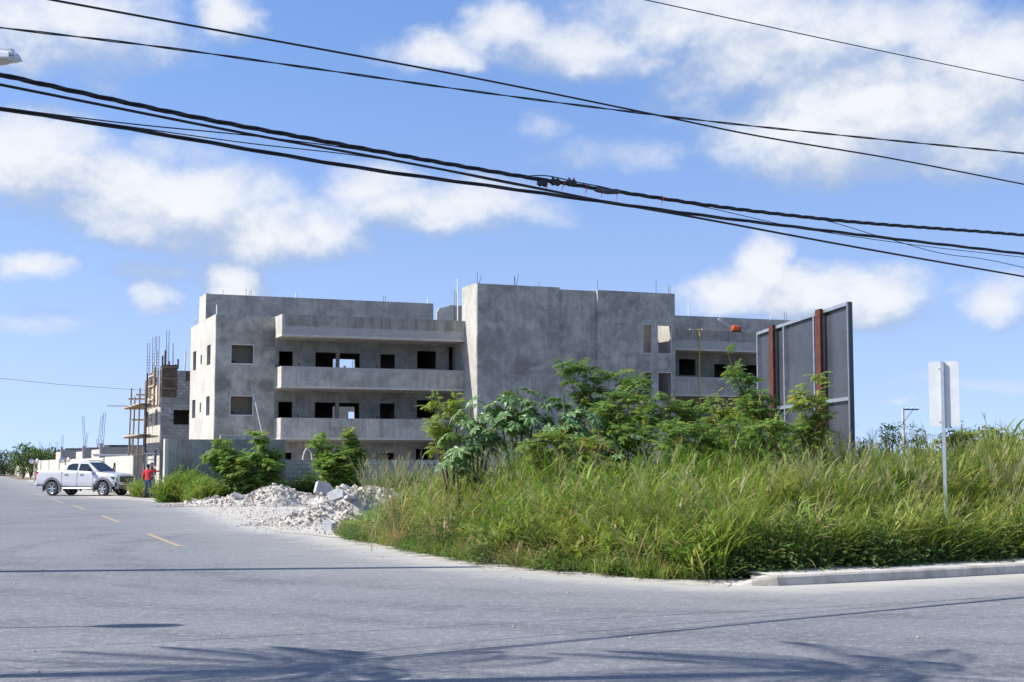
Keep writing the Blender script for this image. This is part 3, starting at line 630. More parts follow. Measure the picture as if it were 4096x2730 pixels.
wall('side_wall', M_BV, bb, .16, 8.14, 0, 6.9, 0, .15, [(1.5, 2.6, 4.27, 5.3), (4.17, 4.65, 4.52, 5.05), (6.12, 7.24, 4.27, 5.3), (1.5, 2.6, 1.5, 2.6), (6.12, 7.24, 1.5, 2.6)], axis='v')
wall('back_wall', M_BU, bb, 0, 9, 0, 6.9, 8.0, 8.14, []); boxes('floor_slab', M_IN, bb, ((.16, .17, 2.75), (9, 7.99, 2.9)), ((.16, .17, 5.45), (9, 7.99, 5.6)), ((3.0, .17, .05), (3.15, 7.99, 6.8)))
for v, h in ((.02, 8.1), (2.9, 7.7), (4.9, 7.6), (7.6, 7.3)): boxes('column', M_BV, bb, ((-.01, v + .01, 6.9), (.22, v + .3, h - .2)))
for (v0, v1, z0, z1) in ((0, .02, 0, 0),): pass
mb = MB(); mb.box((.02, -.06, 6.05), (.98, -.03, 8.15)); mb.build('formwork_panel', M_PLY, bb)
mb = MB(); mb.box((1.55, -.05, 7.15), (4.2, -.02, 7.75)); mb.build('formwork_panel', M_PLY, bb)
for z in (6.55, 7.2, 7.95): boxes('formwork_batten', M_WOOD, bb, ((-.12, -.14, z), (1.02, -.062, z + .09)))
for u, z1 in ((.0, 8.75), (.16, 9.1), (.42, 8.4), (.85, 8.2), (1.0, 8.55)): boxes('formwork_upright', M_PLY, bb, ((u, -.02 + .0, 7.9), (u + .1, .08, z1)))
for v, z0, z1, m_ in ((.1, 5.4, 7.9, M_WOOD), (1.2, 5.5, 7.9, M_WOOD), (2.75, 5.45, 8.2, M_WOOD), (3.3, 5.5, 8.0, M_WOODL), (4.7, 5.5, 7.9, M_WOOD), (5.25, 5.6, 7.7, M_WOOD)): boxes('formwork_upright', m_, bb, ((-.09, v, z0), (-.012, v + .16, z1)))
for z in (6.0, 6.9, 7.6): boxes('formwork_batten', M_WOODL, bb, ((-.16, 2.6, z), (-.092, 5.5, z + .08)))
boxes('formwork_panel', M_PLY, bb, ((-.05, 5.6, 6.3), (-.013, 7.9, 7.5)))
def rebar_cage(parent, u, v, z0, z1, w=.16, lean=0.0, name='rebar_cage', st=.2, free=1.2, r=.009):
    mb = MB()
    for a, b_ in ((0, 0), (w, 0), (w, w), (0, w)): mb.tube([(u + a, v + b_, z0), (u + a + lean, v + b_, z1)], r, 4)
    z = z0
    while z < z1 - free:
        l = lean * (z - z0) / (z1 - z0); q = [(u + l + a, v + b_, z) for a, b_ in ((0, 0), (w, 0), (w, w), (0, w), (0, 0))]
        for a, b_ in zip(q[:-1], q[1:]): mb.tube([a, b_], r * .9, 4)
        z += st
    return mb.build(name, M_REBAR, parent)
rebar_cage(bb, .05, 7.6, 6.8, 10.2, free=.9); rebar_cage(bb, .05, 4.9, 7.2, 10.4); rebar_cage(bb, .05, 2.9, 7.3, 10.3); rebar_cage(bb, .3, .1, 7.8, 10.4, free=.9)
for u in (10.4, 11.6, 12.9, 14.0): rebar_cage(bb, u, .1, 6.2, 9.6, free=.9)
for u in (10.8, 12.2): boxes('formwork_upright', M_WOODL, bb, ((u, -.03, 6.0), (u + .18, .06, 8.4)))
boxes('formwork_beam', M_WOODL, bb, ((9.6, -.06, 6.9), (14.4, .02, 7.15)))
def rodp(parent, pts, r, name, m, n=6): mb = MB(); mb.tube(pts, r, n); return mb.build(name, m, parent)
for p in ([(.1, 3.9, 7.4), (.2, 3.9, 9.4)], [(.15, 5.6, 7.0), (.15, 5.6, 8.6)], [(.75, .2, 8.0), (.72, .2, 9.6)], [(1.5, .2, 7.7), (1.56, .2, 9.1)]): rodp(bb, p, .05, 'vent_pipe', M_PVC, 8)
mb = MB(); mb.tube([(.62, -.05, 5.4), (.62, -.05, 5.05), (.70, -.05, 4.95)], .03, 6); mb.build('conduit', M_PVC, bb)
# timber scaffold on its sunny side
sc_ = empty('timber_scaffold', BW(-1.2, 21.5), ANG); tag(sc_, 'rough timber scaffold with plank decks against the block flats', 'scaffold')
for (u, v, h, l) in ((.3, -1.2, 7.6, .05), (0, .4, 6.7, .1), (-.1, 2.4, 6.2, .12), (-.1, 4.6, 6.9, .15), (.5, 1.4, 6.9, .1)): rodp(sc_, [(u, v, 0), (u + l, v, h)], .055, 'pole', M_WOOD if h < 7.5 else mat('dark_steel', (.07, .08, .10), .5, metal=.6), 6)
for z in (5.55, 3.55):
    for du in (0, .3, .62): boxes('plank', M_WOOD if du else M_WOODL, sc_, ((-.25 + du, -2.0 + du, z), (.03 + du, 6.6 - du, z + .06)))
    for v in (-1.1, .5, 2.5, 4.7): boxes('ledger', M_WOODL, sc_, ((-.4, v, z - .12), (1.15, v + .09, z - .01)))
for v, z in ((.4, 6.2), (2.4, 4.6), (4.6, 6.1), (1.4, 2.2)): boxes('ledger', M_WOODL, sc_, ((-.15, v, z), (1.1, v + .08, z + .12)))
boxes('plank', M_WOODL, sc_, ((-1.6, 4.3, 5.62), (1.0, 4.5, 5.67)))
# ================================================================ low block shells further along the road
def shell(v, u0, h, wd, label, cages, name='block_shell'):
    r = empty(name, BW(u0, v), ANG); tag(r, label, 'building', 'unfinished block shells along the road')
    wall('front_wall', M_BU, r, 0, wd, 0, h, 0, .15, [(1.4, 2.2, 0, 2.0), (wd * .62, wd * .62 + 1.1, 1.0, h - .6)]); wall('side_wall', M_BV, r, .15, 8, 0, h - .2, 0, .15, [(1.5, 2.5, 1.1, 2.2), (5, 6, 1.1, 2.2)], axis='v')
    wall('back_wall', M_BU, r, 0, wd, 0, h - .3, 8, 8.15, [])
    n = int((wd - .5) / .4); rr = random.Random(int(v))
    for j in range(3):
        a = .3 + rr.random() * .8; boxes('ragged_course', M_BLK[j], r, ((a, -.004, h), (a + wd * rr.uniform(.15, .4), .146, h + .2)))
    boxes('column', M_BLK[2], r, ((-.05, -.03, 0), (.22, .2, h + .35))); boxes('column', M_BLK[2], r, ((wd * .45, -.03, 0), (wd * .45 + .25, .1, h + .3)))
    boxes('formwork_beam', M_PLY, r, ((wd * .55, -.06, h - .3), (wd * .85, -.032, h + .05)))
    for (cu, cv, z1, l) in cages: rebar_cage(r, cu, cv, h, z1, lean=l, free=max(.8, (z1 - h) * .8), r=.013)
    return r
shell(58, 0, 3.2, 9, 'nearest single storey block shell with a brown formwork beam and tall bars', [(.1, .05, 6.3, .15), (2.6, .05, 4.4, 0), (4.1, .05, 4.7, 0), (4.9, .05, 4.6, .05), (6, 4, 4.4, 0), (8.2, .05, 6.2, -.1)])
shell(75, 0, 3.15, 7, 'middle single storey block shell with crossed starter bars', [(.1, .05, 6.5, -.25), (1.4, .05, 6.6, .3), (5, 3, 4.6, 0)])
shell(97, -.5, 3.3, 5, 'farthest single storey block shell with short starter bars', [(.05, .05, 5.0, 0), (2.6, .05, 5.3, .2), (4.2, 2, 4.6, -.1)])
for (px, Y, z0, z1, l, lab) in ((172, 175, 1.5, 4.4, -.45, 'leaning cage of steel starter bars'), (196, 185, 1.2, 4.5, 0, 'upright cage of steel starter bars'), (225, 190, 1.2, 4.6, -.1, 'far upright cage of steel starter bars')):
    c = at(px, 1850, Y); r = empty('starter_bars', (c.x, c.y, 0), ANG); tag(r, lab + ' over the trees', 'rebar', 'starter bars beyond the wall'); rebar_cage(r, 0, 0, 0, z1, w=.22, lean=l, st=.3, free=.3 if l < -.2 else 2.0, r=.013)
# corrugated shelter roof just over the wall
c = at(372, 1812, 112); o = MB()
for i in range(9): o.box((i * .55, 0, .0), (i * .55 + .5, 1.4, .05))
o = o.build('sheet_roof', mat('grey_zinc_sheet', (.30, .30, .31), .5, metal=.5)); o.location = BW(-2.6, 36, 2.25); o.rotation_euler = (.1, 0, ANG); tag(o, 'low grey sheet metal shelter roof just above the pale wall', 'shelter roof')

# ================================================================ vegetation
class LB:
    """leaf builder: quads and blades with a tint per vertex"""
    def __init__(s): s.v = []; s.f = []; s.t = []
    def quad(s, a, b, c, d, t): i = len(s.v); s.v += [a, b, c, d]; s.f.append((i, i + 1, i + 2, i + 3)); s.t += [t] * 4
    def tri(s, a, b, c, t): i = len(s.v); s.v += [a, b, c]; s.f.append((i, i + 1, i + 2)); s.t += [t] * 3
    def blade(s, base, az, tilt, curve, L, w, seg, t, twist=0.0, mid=.35):
        """a grass leaf: starts upright-ish and arches over"""
        p = Vector(base); th = tilt; i0 = len(s.v); st = L / seg
        for k in range(seg + 1):
            f = k / seg; d = Vector((math.cos(az) * math.sin(th), math.sin(az) * math.sin(th), math.cos(th)))
            side = Vector((-math.sin(az + twist * f), math.cos(az + twist * f), 0))
            ww = w * (min(1, .45 + f / mid * .55) if f < mid else (1 - ((f - mid) / (1 - mid)) ** 1.6)) * .5 + .0008
            s.v += [tuple(p - side * ww), tuple(p + side * ww)]; s.t += [t, t]
            p = p + d * st; th += curve / seg * (.4 + 1.2 * f)
        for k in range(seg): a = i0 + 2 * k; s.f.append((a, a + 1, a + 3, a + 2))
    def leaf(s, p, d, up, L, w, t, fold=.25):
        """pointed leaf of two folded halves"""
        d = d.normalized(); r = d.cross(up); r = r.normalized() if r.length > 1e-3 else Vector((1, 0, 0)); n = r.cross(d)
        m = p + d * L * .45; e = p + d * L; a = m + r * w * .5 + n * w * fold * .5; b = m - r * w * .5 + n * w * fold * .5
        i = len(s.v); s.v += [tuple(p), tuple(a), tuple(e), tuple(b)]; s.t += [t] * 4; s.f += [(i, i + 1, i + 2), (i, i + 2, i + 3)]
    def mesh(s, name, m):
        me = bpy.data.meshes.new(name); me.from_pydata(s.v, [], s.f); me.materials.append(m)
        a = me.attributes.new('tint', 'FLOAT', 'POINT'); a.data.foreach_set('value', s.t); me.update(); return me
    def build(s, name, m, parent=None): return link(name, s.mesh(name, m), parent)

M_GRASS = leafmat('guinea_grass', (.075, .16, .025), (.33, .43, .09), .43, dry=(.42, .34, .18))
M_GRASS2 = leafmat('yellowing_grass', (.16, .21, .04), (.45, .47, .15), .42, dry=(.50, .40, .22))
M_STRAW = leafmat('dry_straw', (.30, .22, .11), (.46, .37, .20), .3, tint_dry=False)
M_PANIC = leafmat('grass_seed_heads', (.27, .26, .13), (.44, .41, .23), .3, tint_dry=False)
M_WEED = leafmat('broad_weed_leaf', (.05, .10, .03), (.15, .23, .07), .34, dry=(.3, .25, .08))
M_GREYW = leafmat('grey_green_weed', (.10, .13, .075), (.19, .22, .14), .25)
M_LEUC = leafmat('lead_tree_leaflets', (.10, .185, .04), (.24, .36, .085), .38, dry=(.34, .36, .07))
M_LEUC2 = leafmat('young_lead_tree_leaflets', (.16, .24, .05), (.30, .37, .09), .42, dry=(.45, .40, .06))
M_POD = leafmat('lead_tree_pods', (.30, .36, .07), (.42, .42, .11), .3, dry=(.25, .13, .05))
M_CAST = leafmat('castor_leaf', (.085, .16, .06), (.19, .30, .115), .28, dry=(.45, .36, .05), rough=.38)
M_STEM = mat('green_brown_stem', (.16, .14, .07), .8, var=.2); M_TRUNK = mat('grey_brown_bark', (.16, .12, .09), .9, var=.25, vscale=8)
M_FAR = leafmat('far_scrub_leaf', (.035, .07, .025), (.075, .12, .04), .25); M_FAR2 = leafmat('far_bright_leaf', (.07, .12, .03), (.13, .19, .05), .3)

R = random.Random(11)
def clump(kind, seed):
    r = random.Random(seed); lb = LB(); pan = LB()
    if kind in ('tall', 'tall2', 'tally'):
        n = 28 if kind == 'tall' else 23
        for _ in range(n):     # culms that carry arching leaves
            az = r.uniform(0, 2 * PI); rad = r.uniform(0, .16); b = (rad * math.cos(az), rad * math.sin(az), 0)
            if r.random() < .45: lb.blade(b, az + r.uniform(-.6, .6), r.uniform(.03, .35), r.uniform(.5, 1.8), r.uniform(.8, 1.75), r.uniform(.022, .040), 6, r.uniform(0, 1) if r.random() > .06 else 1.4, r.uniform(-1, 1))
            else:
                h = r.uniform(.9, 1.75); tl = r.uniform(.02, .28); d = Vector((math.cos(az) * math.sin(tl), math.sin(az) * math.sin(tl), math.cos(tl)))
                lb.blade(b, az, tl, .12, h, .008, 3, r.uniform(.2, .9), 0)
                for q in range(r.randint(3, 5)):
                    f = r.uniform(.25, 1.0); p = Vector(b) + d * h * f
                    lb.blade(tuple(p), r.uniform(0, 2 * PI), r.uniform(.35, .8), r.uniform(.8, 2.1), r.uniform(.3, .62), r.uniform(.022, .042), 5, r.uniform(0, 1) if r.random() > .09 else 1.4, r.uniform(-1, 1))
        if kind != 'tall':
            for _ in range(5): _panicle(lb, r, r.uniform(1.5, 2.1))
    elif kind == 'dry':
        for _ in range(30):
            az = r.uniform(0, 2 * PI); lb.blade((r.uniform(-.12, .12), r.uniform(-.12, .12), 0), az, r.uniform(.1, .7), r.uniform(.8, 2.3), r.uniform(.4, 1.0), r.uniform(.008, .016), 5, r.uniform(0, 1), r.uniform(-1, 1))
    elif kind == 'short':
        for _ in range(36):
            az = r.uniform(0, 2 * PI); lb.blade((r.uniform(-.15, .15), r.uniform(-.15, .15), 0), az, r.uniform(.05, .6), r.uniform(.5, 1.8), r.uniform(.22, .55), r.uniform(.008, .016), 4, r.uniform(0, 1) if r.random() > .15 else 1.4, r.uniform(-1, 1))
    elif kind == 'weed':
        for _ in range(95):
            a = r.uniform(0, 2 * PI); q = math.sqrt(r.random()) * .34; z = r.uniform(.02, .5) * (1 - (q / .42) ** 2)
            d = Vector((math.cos(a) + r.uniform(-.5, .5), math.sin(a) + r.uniform(-.5, .5), r.uniform(-.5, .5)))
            lb.leaf(Vector((q * math.cos(a), q * math.sin(a), z)), d, Vector((r.uniform(-.4, .4), r.uniform(-.4, .4), 1)), r.uniform(.05, .10), r.uniform(.035, .06), r.uniform(0, 1))
        for _ in range(14): lb.blade((r.uniform(-.2, .2), r.uniform(-.2, .2), 0), r.uniform(0, 6.3), r.uniform(.1, .5), .5, r.uniform(.3, .5), .006, 3, .3, 0)
    elif kind == 'grey':
        for _ in range(240):
            a = r.uniform(0, 2 * PI); q = math.sqrt(r.random()) * .3; z = r.uniform(.0, .42) * (1 - (q / .36) ** 2)
            lb.leaf(Vector((q * math.cos(a), q * math.sin(a), z)), Vector((r.uniform(-1, 1), r.uniform(-1, 1), r.uniform(-.3, 1))), Vector((0, 0, 1)), r.uniform(.025, .05), r.uniform(.012, .02), r.uniform(0, 1))
    elif kind == 'panic':
        for _ in range(7): _panicle(lb, r, r.uniform(1.5, 2.25))
    return lb
def _panicle(lb, r, h):
    az = r.uniform(0, 2 * PI); tl = r.uniform(.05, .3); b = Vector((r.uniform(-.12, .12), r.uniform(-.12, .12), 0)); pts = [b]; th = tl
    for k in range(6):
        pts.append(pts[-1] + Vector((math.cos(az) * math.sin(th), math.sin(az) * math.sin(th), math.cos(th))) * h / 6); th += .07
    side = Vector((-math.sin(az), math.cos(az), 0)) * .0035
    for p, q in zip(pts[:-1], pts[1:]): lb.quad(tuple(p - side), tuple(p + side), tuple(q + side), tuple(q - side), .6)
    for _ in range(26):
        f = r.uniform(.72, 1.0); k = min(5, int(f * 6)); p = pts[k].lerp(pts[k + 1], f * 6 - k)
        a2 = az + r.uniform(-1.6, 1.6); L = r.uniform(.08, .26) * (1.25 - f) * 3; L = min(L, .25); lb.blade(tuple(p), a2, r.uniform(.3, .9), r.uniform(.2, 1.1), L, .0055, 3, r.uniform(.2, 1), 0, .6)
protos = {}
def proto(kind, n, m):
    c = bpy.data.collections.new('proto_' + kind)
    for i in range(n):
        o = bpy.data.objects.new('proto_%s_%d' % (kind, i), clump(kind, hash(kind) % 1000 * 0 + i * 17 + len(kind) * 101).mesh(kind, m)); c.objects.link(o)
    protos[kind] = c
proto('tall', 6, M_GRASS); proto('tall2', 4, M_GRASS); proto('tally', 5, M_GRASS2); proto('dry', 3, M_STRAW); proto('short', 4, M_GRASS); proto('weed', 4, M_WEED); proto('grey', 2, M_GREYW); proto('panic', 4, M_PANIC)

def scatter(name, kind, pts, label=None, parent=None):
    """pts: (x, y, z, rotz, lean, scale_xy, scale_z)"""
    me = bpy.data.meshes.new(name); me.from_pydata([p[:3] for p in pts], [], [])
    a = me.attributes.new('rot', 'FLOAT_VECTOR', 'POINT'); a.data.foreach_set('vector', [c for p in pts for c in (p[4] * R.uniform(-1, 1), p[4] * R.uniform(-1, 1), p[3])])
    a = me.attributes.new('scl', 'FLOAT_VECTOR', 'POINT'); a.data.foreach_set('vector', [c for p in pts for c in (p[5], p[5], p[6])])
    n = len(protos[kind].objects); a = me.attributes.new('idx', 'INT', 'POINT'); a.data.foreach_set('value', [R.randrange(n) for _ in pts])
    o = link(name, me, parent); ng = bpy.data.node_groups.new('scatter_' + name, 'GeometryNodeTree')
    ng.interface.new_socket('Geometry', in_out='INPUT', socket_type='NodeSocketGeometry'); ng.interface.new_socket('Geometry', in_out='OUTPUT', socket_type='NodeSocketGeometry')
    t = NT(ng); gi = t.add('NodeGroupInput'); go = t.add('NodeGroupOutput')
    ci = t.add('GeometryNodeCollectionInfo'); ci.inputs[0].default_value = protos[kind]; ci.inputs[1].default_value = True; ci.inputs[2].default_value = True
    def attr(nm, ty): q = t.add('GeometryNodeInputNamedAttribute', data_type=ty); q.inputs[0].default_value = nm; return q.outputs[0]
    ip = t.add('GeometryNodeInstanceOnPoints'); t.l.new(gi.outputs[0], ip.inputs['Points']); t.l.new(ci.outputs[0], ip.inputs['Instance']); ip.inputs['Pick Instance'].default_value = True
    t.l.new(attr('idx', 'INT'), ip.inputs['Instance Index']); t.l.new(attr('rot', 'FLOAT_VECTOR'), ip.inputs['Rotation']); t.l.new(attr('scl', 'FLOAT_VECTOR'), ip.inputs['Scale'])
    t.l.new(ip.outputs[0], go.inputs[0]); md = o.modifiers.new('scatter', 'NODES'); md.node_group = ng
    tag(o, label, kind='stuff'); return o

def edge_pt(x):   # ground y of the lot edge at world x (front side)
    return float(np.interp(x, EP[8:, 0], EP[8:, 1]))
def grass_h(x, y, d):
    """height of the tall grass: low by the rubble and the verge, near two metres further in"""
    h = min(1.0, .22 + d * .42); px = 2048 + 5700 * x / y
    h *= np.interp(px, (1350, 1480, 1600, 1760, 2000), (.12, .2, .42, .82, 1.0)) * np.interp(px, (3300, 3800), (1.0, 1.07)); return h
def field(n, x0, x1, dmax, dmin=.25, power=1.0, seed=1):
    r = random.Random(seed); out = []
    while len(out) < n:
        x = r.uniform(x0, x1); d = dmin + (dmax - dmin) * r.random() ** power; y = edge_pt(x) + d; px = 2048 + 5700 * x / y
        if px < 1380 or px > 4700: continue
        out.append((x, y, d, px))
    return out
NZ = lambda x, y, s: mnoise.noise(Vector((x * s, y * s, .7)))
tall, tall2, tally, dry, short, weed, grey, pan = [], [], [], [], [], [], [], []
P = np.array([(x, y) for x, y, _, _ in field(2450, -5.5, 19, 9.5, .3, 1.2, 2)]); D_ = edge_dist(P)
for (x, y), d in zip(P, D_):
    if d < .3: continue
    px = 2048 + 5700 * x / y; off = 1.7 if px > 2950 else .0       # the pavement keeps the grass back on the right
    if d < off: continue
    h = .80 * grass_h(x, y, d - off * .75) * (1 + .34 * NZ(x, y, .55) + .2 * NZ(x + 9, y, 1.6)) * R.uniform(.66, 1.22)
    q = NZ(x + 40, y, .45)
    if h < .33: short.append((x, y, .03, R.uniform(0, 6.3), .15, R.uniform(.8, 1.2), max(.35, h * 2.2))); continue
    if R.random() < .10 + .14 * (d < 1.2) * (px < 2600): dry.append((x, y, .03, R.uniform(0, 6.3), .25, h * .9 + .2, h * .75 + .15))
    (tally if R.random() < .27 + 1.0 * NZ(x, y + 30, .4) else tall2 if R.random() < .40 + q else tall).append((x, y, .03, R.uniform(0, 6.3), .16, .75 + .4 * h, h * 1.08))
    if d > .9 and R.random() < .30 + .4 * q and h > .45: pan.append((x, y, .03, R.uniform(0, 6.3), .25, 1.0, h * R.uniform(.85, 1.08)))
for x, y, d, px in field(1500, -5.5, 19, 1.3, .05, .8, 5):
    if edge_dist(np.array([(x, y)]))[0] < .06: continue
    if px > 2750: 
        if d < 1.0: continue
        if R.random() < .62: (tall if R.random() < .35 else tally if R.random() < .5 else short).append((x, y + .35, .03, R.uniform(0, 6.3), .35, R.uniform(.8, 1.1), R.uniform(.35, .7)))
        else: weed.append((x, y, .03, R.uniform(0, 6.3), .2, R.uniform(.9, 1.6), R.uniform(.9, 1.9)))
    else:
        (short if R.random() < .66 else weed if R.random() < .7 else dry).append((x, y, .03, R.uniform(0, 6.3), .2, R.uniform(.6, 1.1), R.uniform(.4, .8)))
for _ in range(190):   # dark creeper mass behind the kerb
    x = R.uniform(4.3, 14); y = edge_pt(x) + R.uniform(1.35, 2.6); weed.append((x, y, .03, R.uniform(0, 6.3), .3, R.uniform(.9, 1.5), R.uniform(.6, 1.5)))
for _ in range(30):
    c = gD(R.uniform(1490, 1660), R.uniform(1318, 1330)); grey.append((c.x, c.y + R.uniform(.1, .5), .03, R.uniform(0, 6.3), .2, R.uniform(.8, 1.4), R.uniform(.8, 1.5)))
for _ in range(26):
    c = gD(R.uniform(1090, 1500), R.uniform(1298, 1320)); grey.append((c.x, c.y + R.uniform(.1, .5), .03, R.uniform(0, 6.3), .2, R.uniform(.5, .9), R.uniform(.4, .9)))
for x, y, d, px in field(420, -3.5, 14, 3.2, .2, 1.0, 15):   # broad leaved weeds and dead tufts growing through the bank
    if px < 1560 or (px > 2950 and d < 1.8) or NZ(x, y + 70, .8) < -.02: continue
    (weed if R.random() < .68 else dry).append((x, y, .03, R.uniform(0, 6.3), .3, R.uniform(.9, 1.5), R.uniform(1.0, 2.4) * (.5 + .3 * min(d, 1.6))))
# wisps of seed heads standing out against the block wall and the sky, and the lush bank by the gate gap
for _ in range(24):
    x = R.uniform(-4.6, -.4); Y = R.uniform(27, 33); c = Vector((x, Y, 0)); px = 2048 + 5700 * x / Y
    if px < 1480: continue
    pan.append((x, Y, .03, R.uniform(0, 6.3), .2, .8, R.uniform(.7, 1.0)))
for _ in range(30):
    px = R.uniform(3300, 4200); Y = R.uniform(24, 29); x = (px - 2048) / 5700 * Y; pan.append((x, Y, .03, R.uniform(0, 6.3), .22, 1.0, R.uniform(.85, 1.12)))
for _ in range(170):
    px = R.uniform(662, 840); Y = R.uniform(59.5, 62.8) + (840 - px) / 250 * 2.2; x = (px - 2048) / 5700 * Y; h = np.interp(px, (590, 640, 700, 780, 840), (.5, .8, 1.05, .85, .5))
    if edge_dist(np.array([(x, Y)]))[0] < .15: continue
    tall.append((x, Y, .03, R.uniform(0, 6.3), .2, 1.2, h * R.uniform(.7, 1.1)))
    if R.random() < .5: short.append((x, Y - .3, .03, R.uniform(0, 6.3), .2, 1.2, 1.0))
for _ in range(60):   # ... closing in on the wall end
    p = BW(-4.3 + R.random() * 1.6, -10.45 - R.random() * .8); (tall if R.random() < .6 else short).append((p.x, p.y, .0, R.uniform(0, 6.3), .2, 1.1, R.uniform(.45, .85)))
for _ in range(60):   # weeds at the foot of the roadside wall
    v = R.uniform(8, 70); p = BW(-3.6 - R.random() * .9, v); short.append((p.x, p.y, .03, R.uniform(0, 6.3), .2, 1.3, R.uniform(.5, 1.6) * .8))
for _ in range(40):
    v = R.uniform(-1.8, 2.2); p = BW(-3.9 + R.random() * .8, v); tall.append((p.x, p.y, .03, R.uniform(0, 6.3), .2, 1.0, R.uniform(.35, .55)))
for _ in range(900):   # rank growth over the rest of the lot, behind the first bank
    px = R.uniform(1500, 4700); Y = R.uniform(32, 62); x = (px - 2048) / 5700 * Y; tall.append((x, Y, .03, R.uniform(0, 6.3), .2, 1.5, R.uniform(.5, .85) if px > 2100 else R.uniform(.2, .4)))
for _ in range(480):   # dark creeper along the foot of the block wall
    px = R.uniform(800, 1800); u0_, _z = on_v(px, 1950, -11.2); p = BW(u0_, -11.0 - R.random() * 1.8); weed.append((p.x, p.y, .03, R.uniform(0, 6.3), .25, R.uniform(1.6, 2.6), R.uniform(1.2, 2.6) * (1 + .5 * NZ(p.x, p.y, .5))))
for _ in range(120):
    px = R.uniform(1250, 1800); u0_, _z = on_v(px, 1950, -12.5); p = BW(u0_, -12.5 - R.random() * 2.5); short.append((p.x, p.y, .03, R.uniform(0, 6.3), .25, 1.6, R.uniform(.8, 1.8)))
scatter('tall_grass', 'tall', tall, 'bank of tall green guinea grass covering the corner lot'); scatter('yellow_grass', 'tally', tally, 'yellowing tall grass mixed through the green bank'); scatter('tall_grass', 'tall2', tall2, 'tall green grass with straw coloured seed heads on the corner lot')
scatter('dry_grass', 'dry', dry, 'dry brown grass tufts at the foot of the grass bank'); scatter('short_grass', 'short', short, 'short green grass and weeds along the road edge')
scatter('creeping_weeds', 'weed', weed, 'dark broad leaved weeds behind the kerb and below the block wall'); scatter('grey_weeds', 'grey', grey, 'grey green low weeds at the road corner')
scatter('seed_heads', 'panic', pan, 'pale feathery grass seed heads rising above the bank')

# ---------------------------------------------------------------- lead trees (ferny leaves, hanging pods)
def frond(lb, r, p, d, L, t, droop=.5, pn=5, plen=.10, pw=.030):
    """bipinnate leaf: a rachis with pairs of narrow pinnae"""
    d = d.normalized(); side = d.cross(Vector((0, 0, 1))); side = side.normalized() if side.length > .05 else Vector((1, 0, 0)); q = Vector(p)
    for k in range(pn):
        f = (k + .6) / pn; q = q + d * L / pn; d = (d + Vector((0, 0, -droop / pn))).normalized(); s2 = d.cross(Vector((0, 0, 1))); s2 = s2.normalized() if s2.length > .05 else side
        ln = plen * (1.1 - .5 * abs(f - .45)); up = s2.cross(d)
        for sg in (-1, 1):
            e = (s2 * sg + d * .75 + Vector((0, 0, -droop * .7)) + up * r.uniform(-.15, .25)).normalized(); w = d * pw * .5
            a = q; b = q + e * ln; m_ = q + e * ln * .5; lb.quad(tuple(a), tuple(m_ + w), tuple(b), tuple(m_ - w), t)
    e = (d + Vector((0, 0, -.3))).normalized(); lb.leaf(q, e, Vector((0, 0, 1)), plen, pw, t, .1)
def lead_tree(base, tops, label, seed, nf=260, size=1.0, m_leaf=None, pods=0, spread=.5, low=.25, group='lead trees on the corner lot', name='lead_tree', young=.12, dense=1.0):
    """base: world point; tops: branch ends (offset vectors from the base)"""
    r = random.Random(seed); root = empty(name, base); tag(root, label, 'tree', group)
    st = MB(); lb = LB(); pd = LB(); br = []
    for tp in tops:
        tp = Vector(tp); n = 7; pts = [Vector((0, 0, 0))]
        for k in range(1, n + 1):
            f = k / n; q = tp * f; q = Vector((tp.x * f ** 1.5, tp.y * f ** 1.5, tp.z * (f ** .85))); pts.append(q + Vector((r.uniform(-1, 1), r.uniform(-1, 1), 0)) * .05)
        st.tube(pts, [max(.008, .035 * size * (1 - k / (n + 1))) for k in range(n + 1)], 6); br.append(pts)
    per = int(nf / len(br))
    for pts in br:
        twigs = []
        for k in range(max(4, per // 14)):
            f = low + (1 - low) * r.random() ** .8; i = min(len(pts) - 2, int(f * (len(pts) - 1))); p = pts[i].lerp(pts[i + 1], f * (len(pts) - 1) - i); a = r.uniform(0, 2 * PI)
            L = spread * r.uniform(.45, 1.1) * (1.25 - f * .55); e = p + Vector((math.cos(a), math.sin(a), r.uniform(-.1, .7))) * L; m_ = p.lerp(e, .5) + Vector((0, 0, .08)); twigs.append((p, m_, e)); st.tube([p, m_, e], [.009 * size, .007, .004], 4, cap=False)
        twigs.append((pts[-3], pts[-2], pts[-1]))
        for k in range(per):
            p, m_, e = twigs[k % len(twigs)]; f = r.uniform(.15, 1.05); q = p.lerp(m_, f * 2) if f < .5 else m_.lerp(e, f * 2 - 1)
            a = r.uniform(0, 2 * PI); d = Vector((math.cos(a), math.sin(a), r.uniform(-.25, .75))) + (e - p).normalized() * .6
            t = r.uniform(0, 1) if r.random() > young else r.uniform(1.05, 1.5)
            frond(lb, r, q, d, r.uniform(.14, .26) * size ** .5, t, r.uniform(.3, 1.1), 5, .105 * size ** .5 * dense, .034 * size ** .5 * dense)
        for k in range(pods // len(br)):
            p, m_, e = r.choice(twigs); q = m_.lerp(e, r.uniform(0, 1))
            for _ in range(r.randint(4, 9)): lb2 = pd; lb2.blade(tuple(q), r.uniform(0, 6.3), r.uniform(2.2, 3.0), r.uniform(0, .3), r.uniform(.10, .19), .02, 3, r.uniform(0, 1) if r.random() > .12 else 1.3, r.uniform(-1.5, 1.5))
    st.build('trunk', M_STEM, root); lb.build('crown', m_leaf or M_LEUC, root)
    if pods: tag(pd.build('pods', M_POD, root), 'bunches of hanging yellow green pods')
    return root
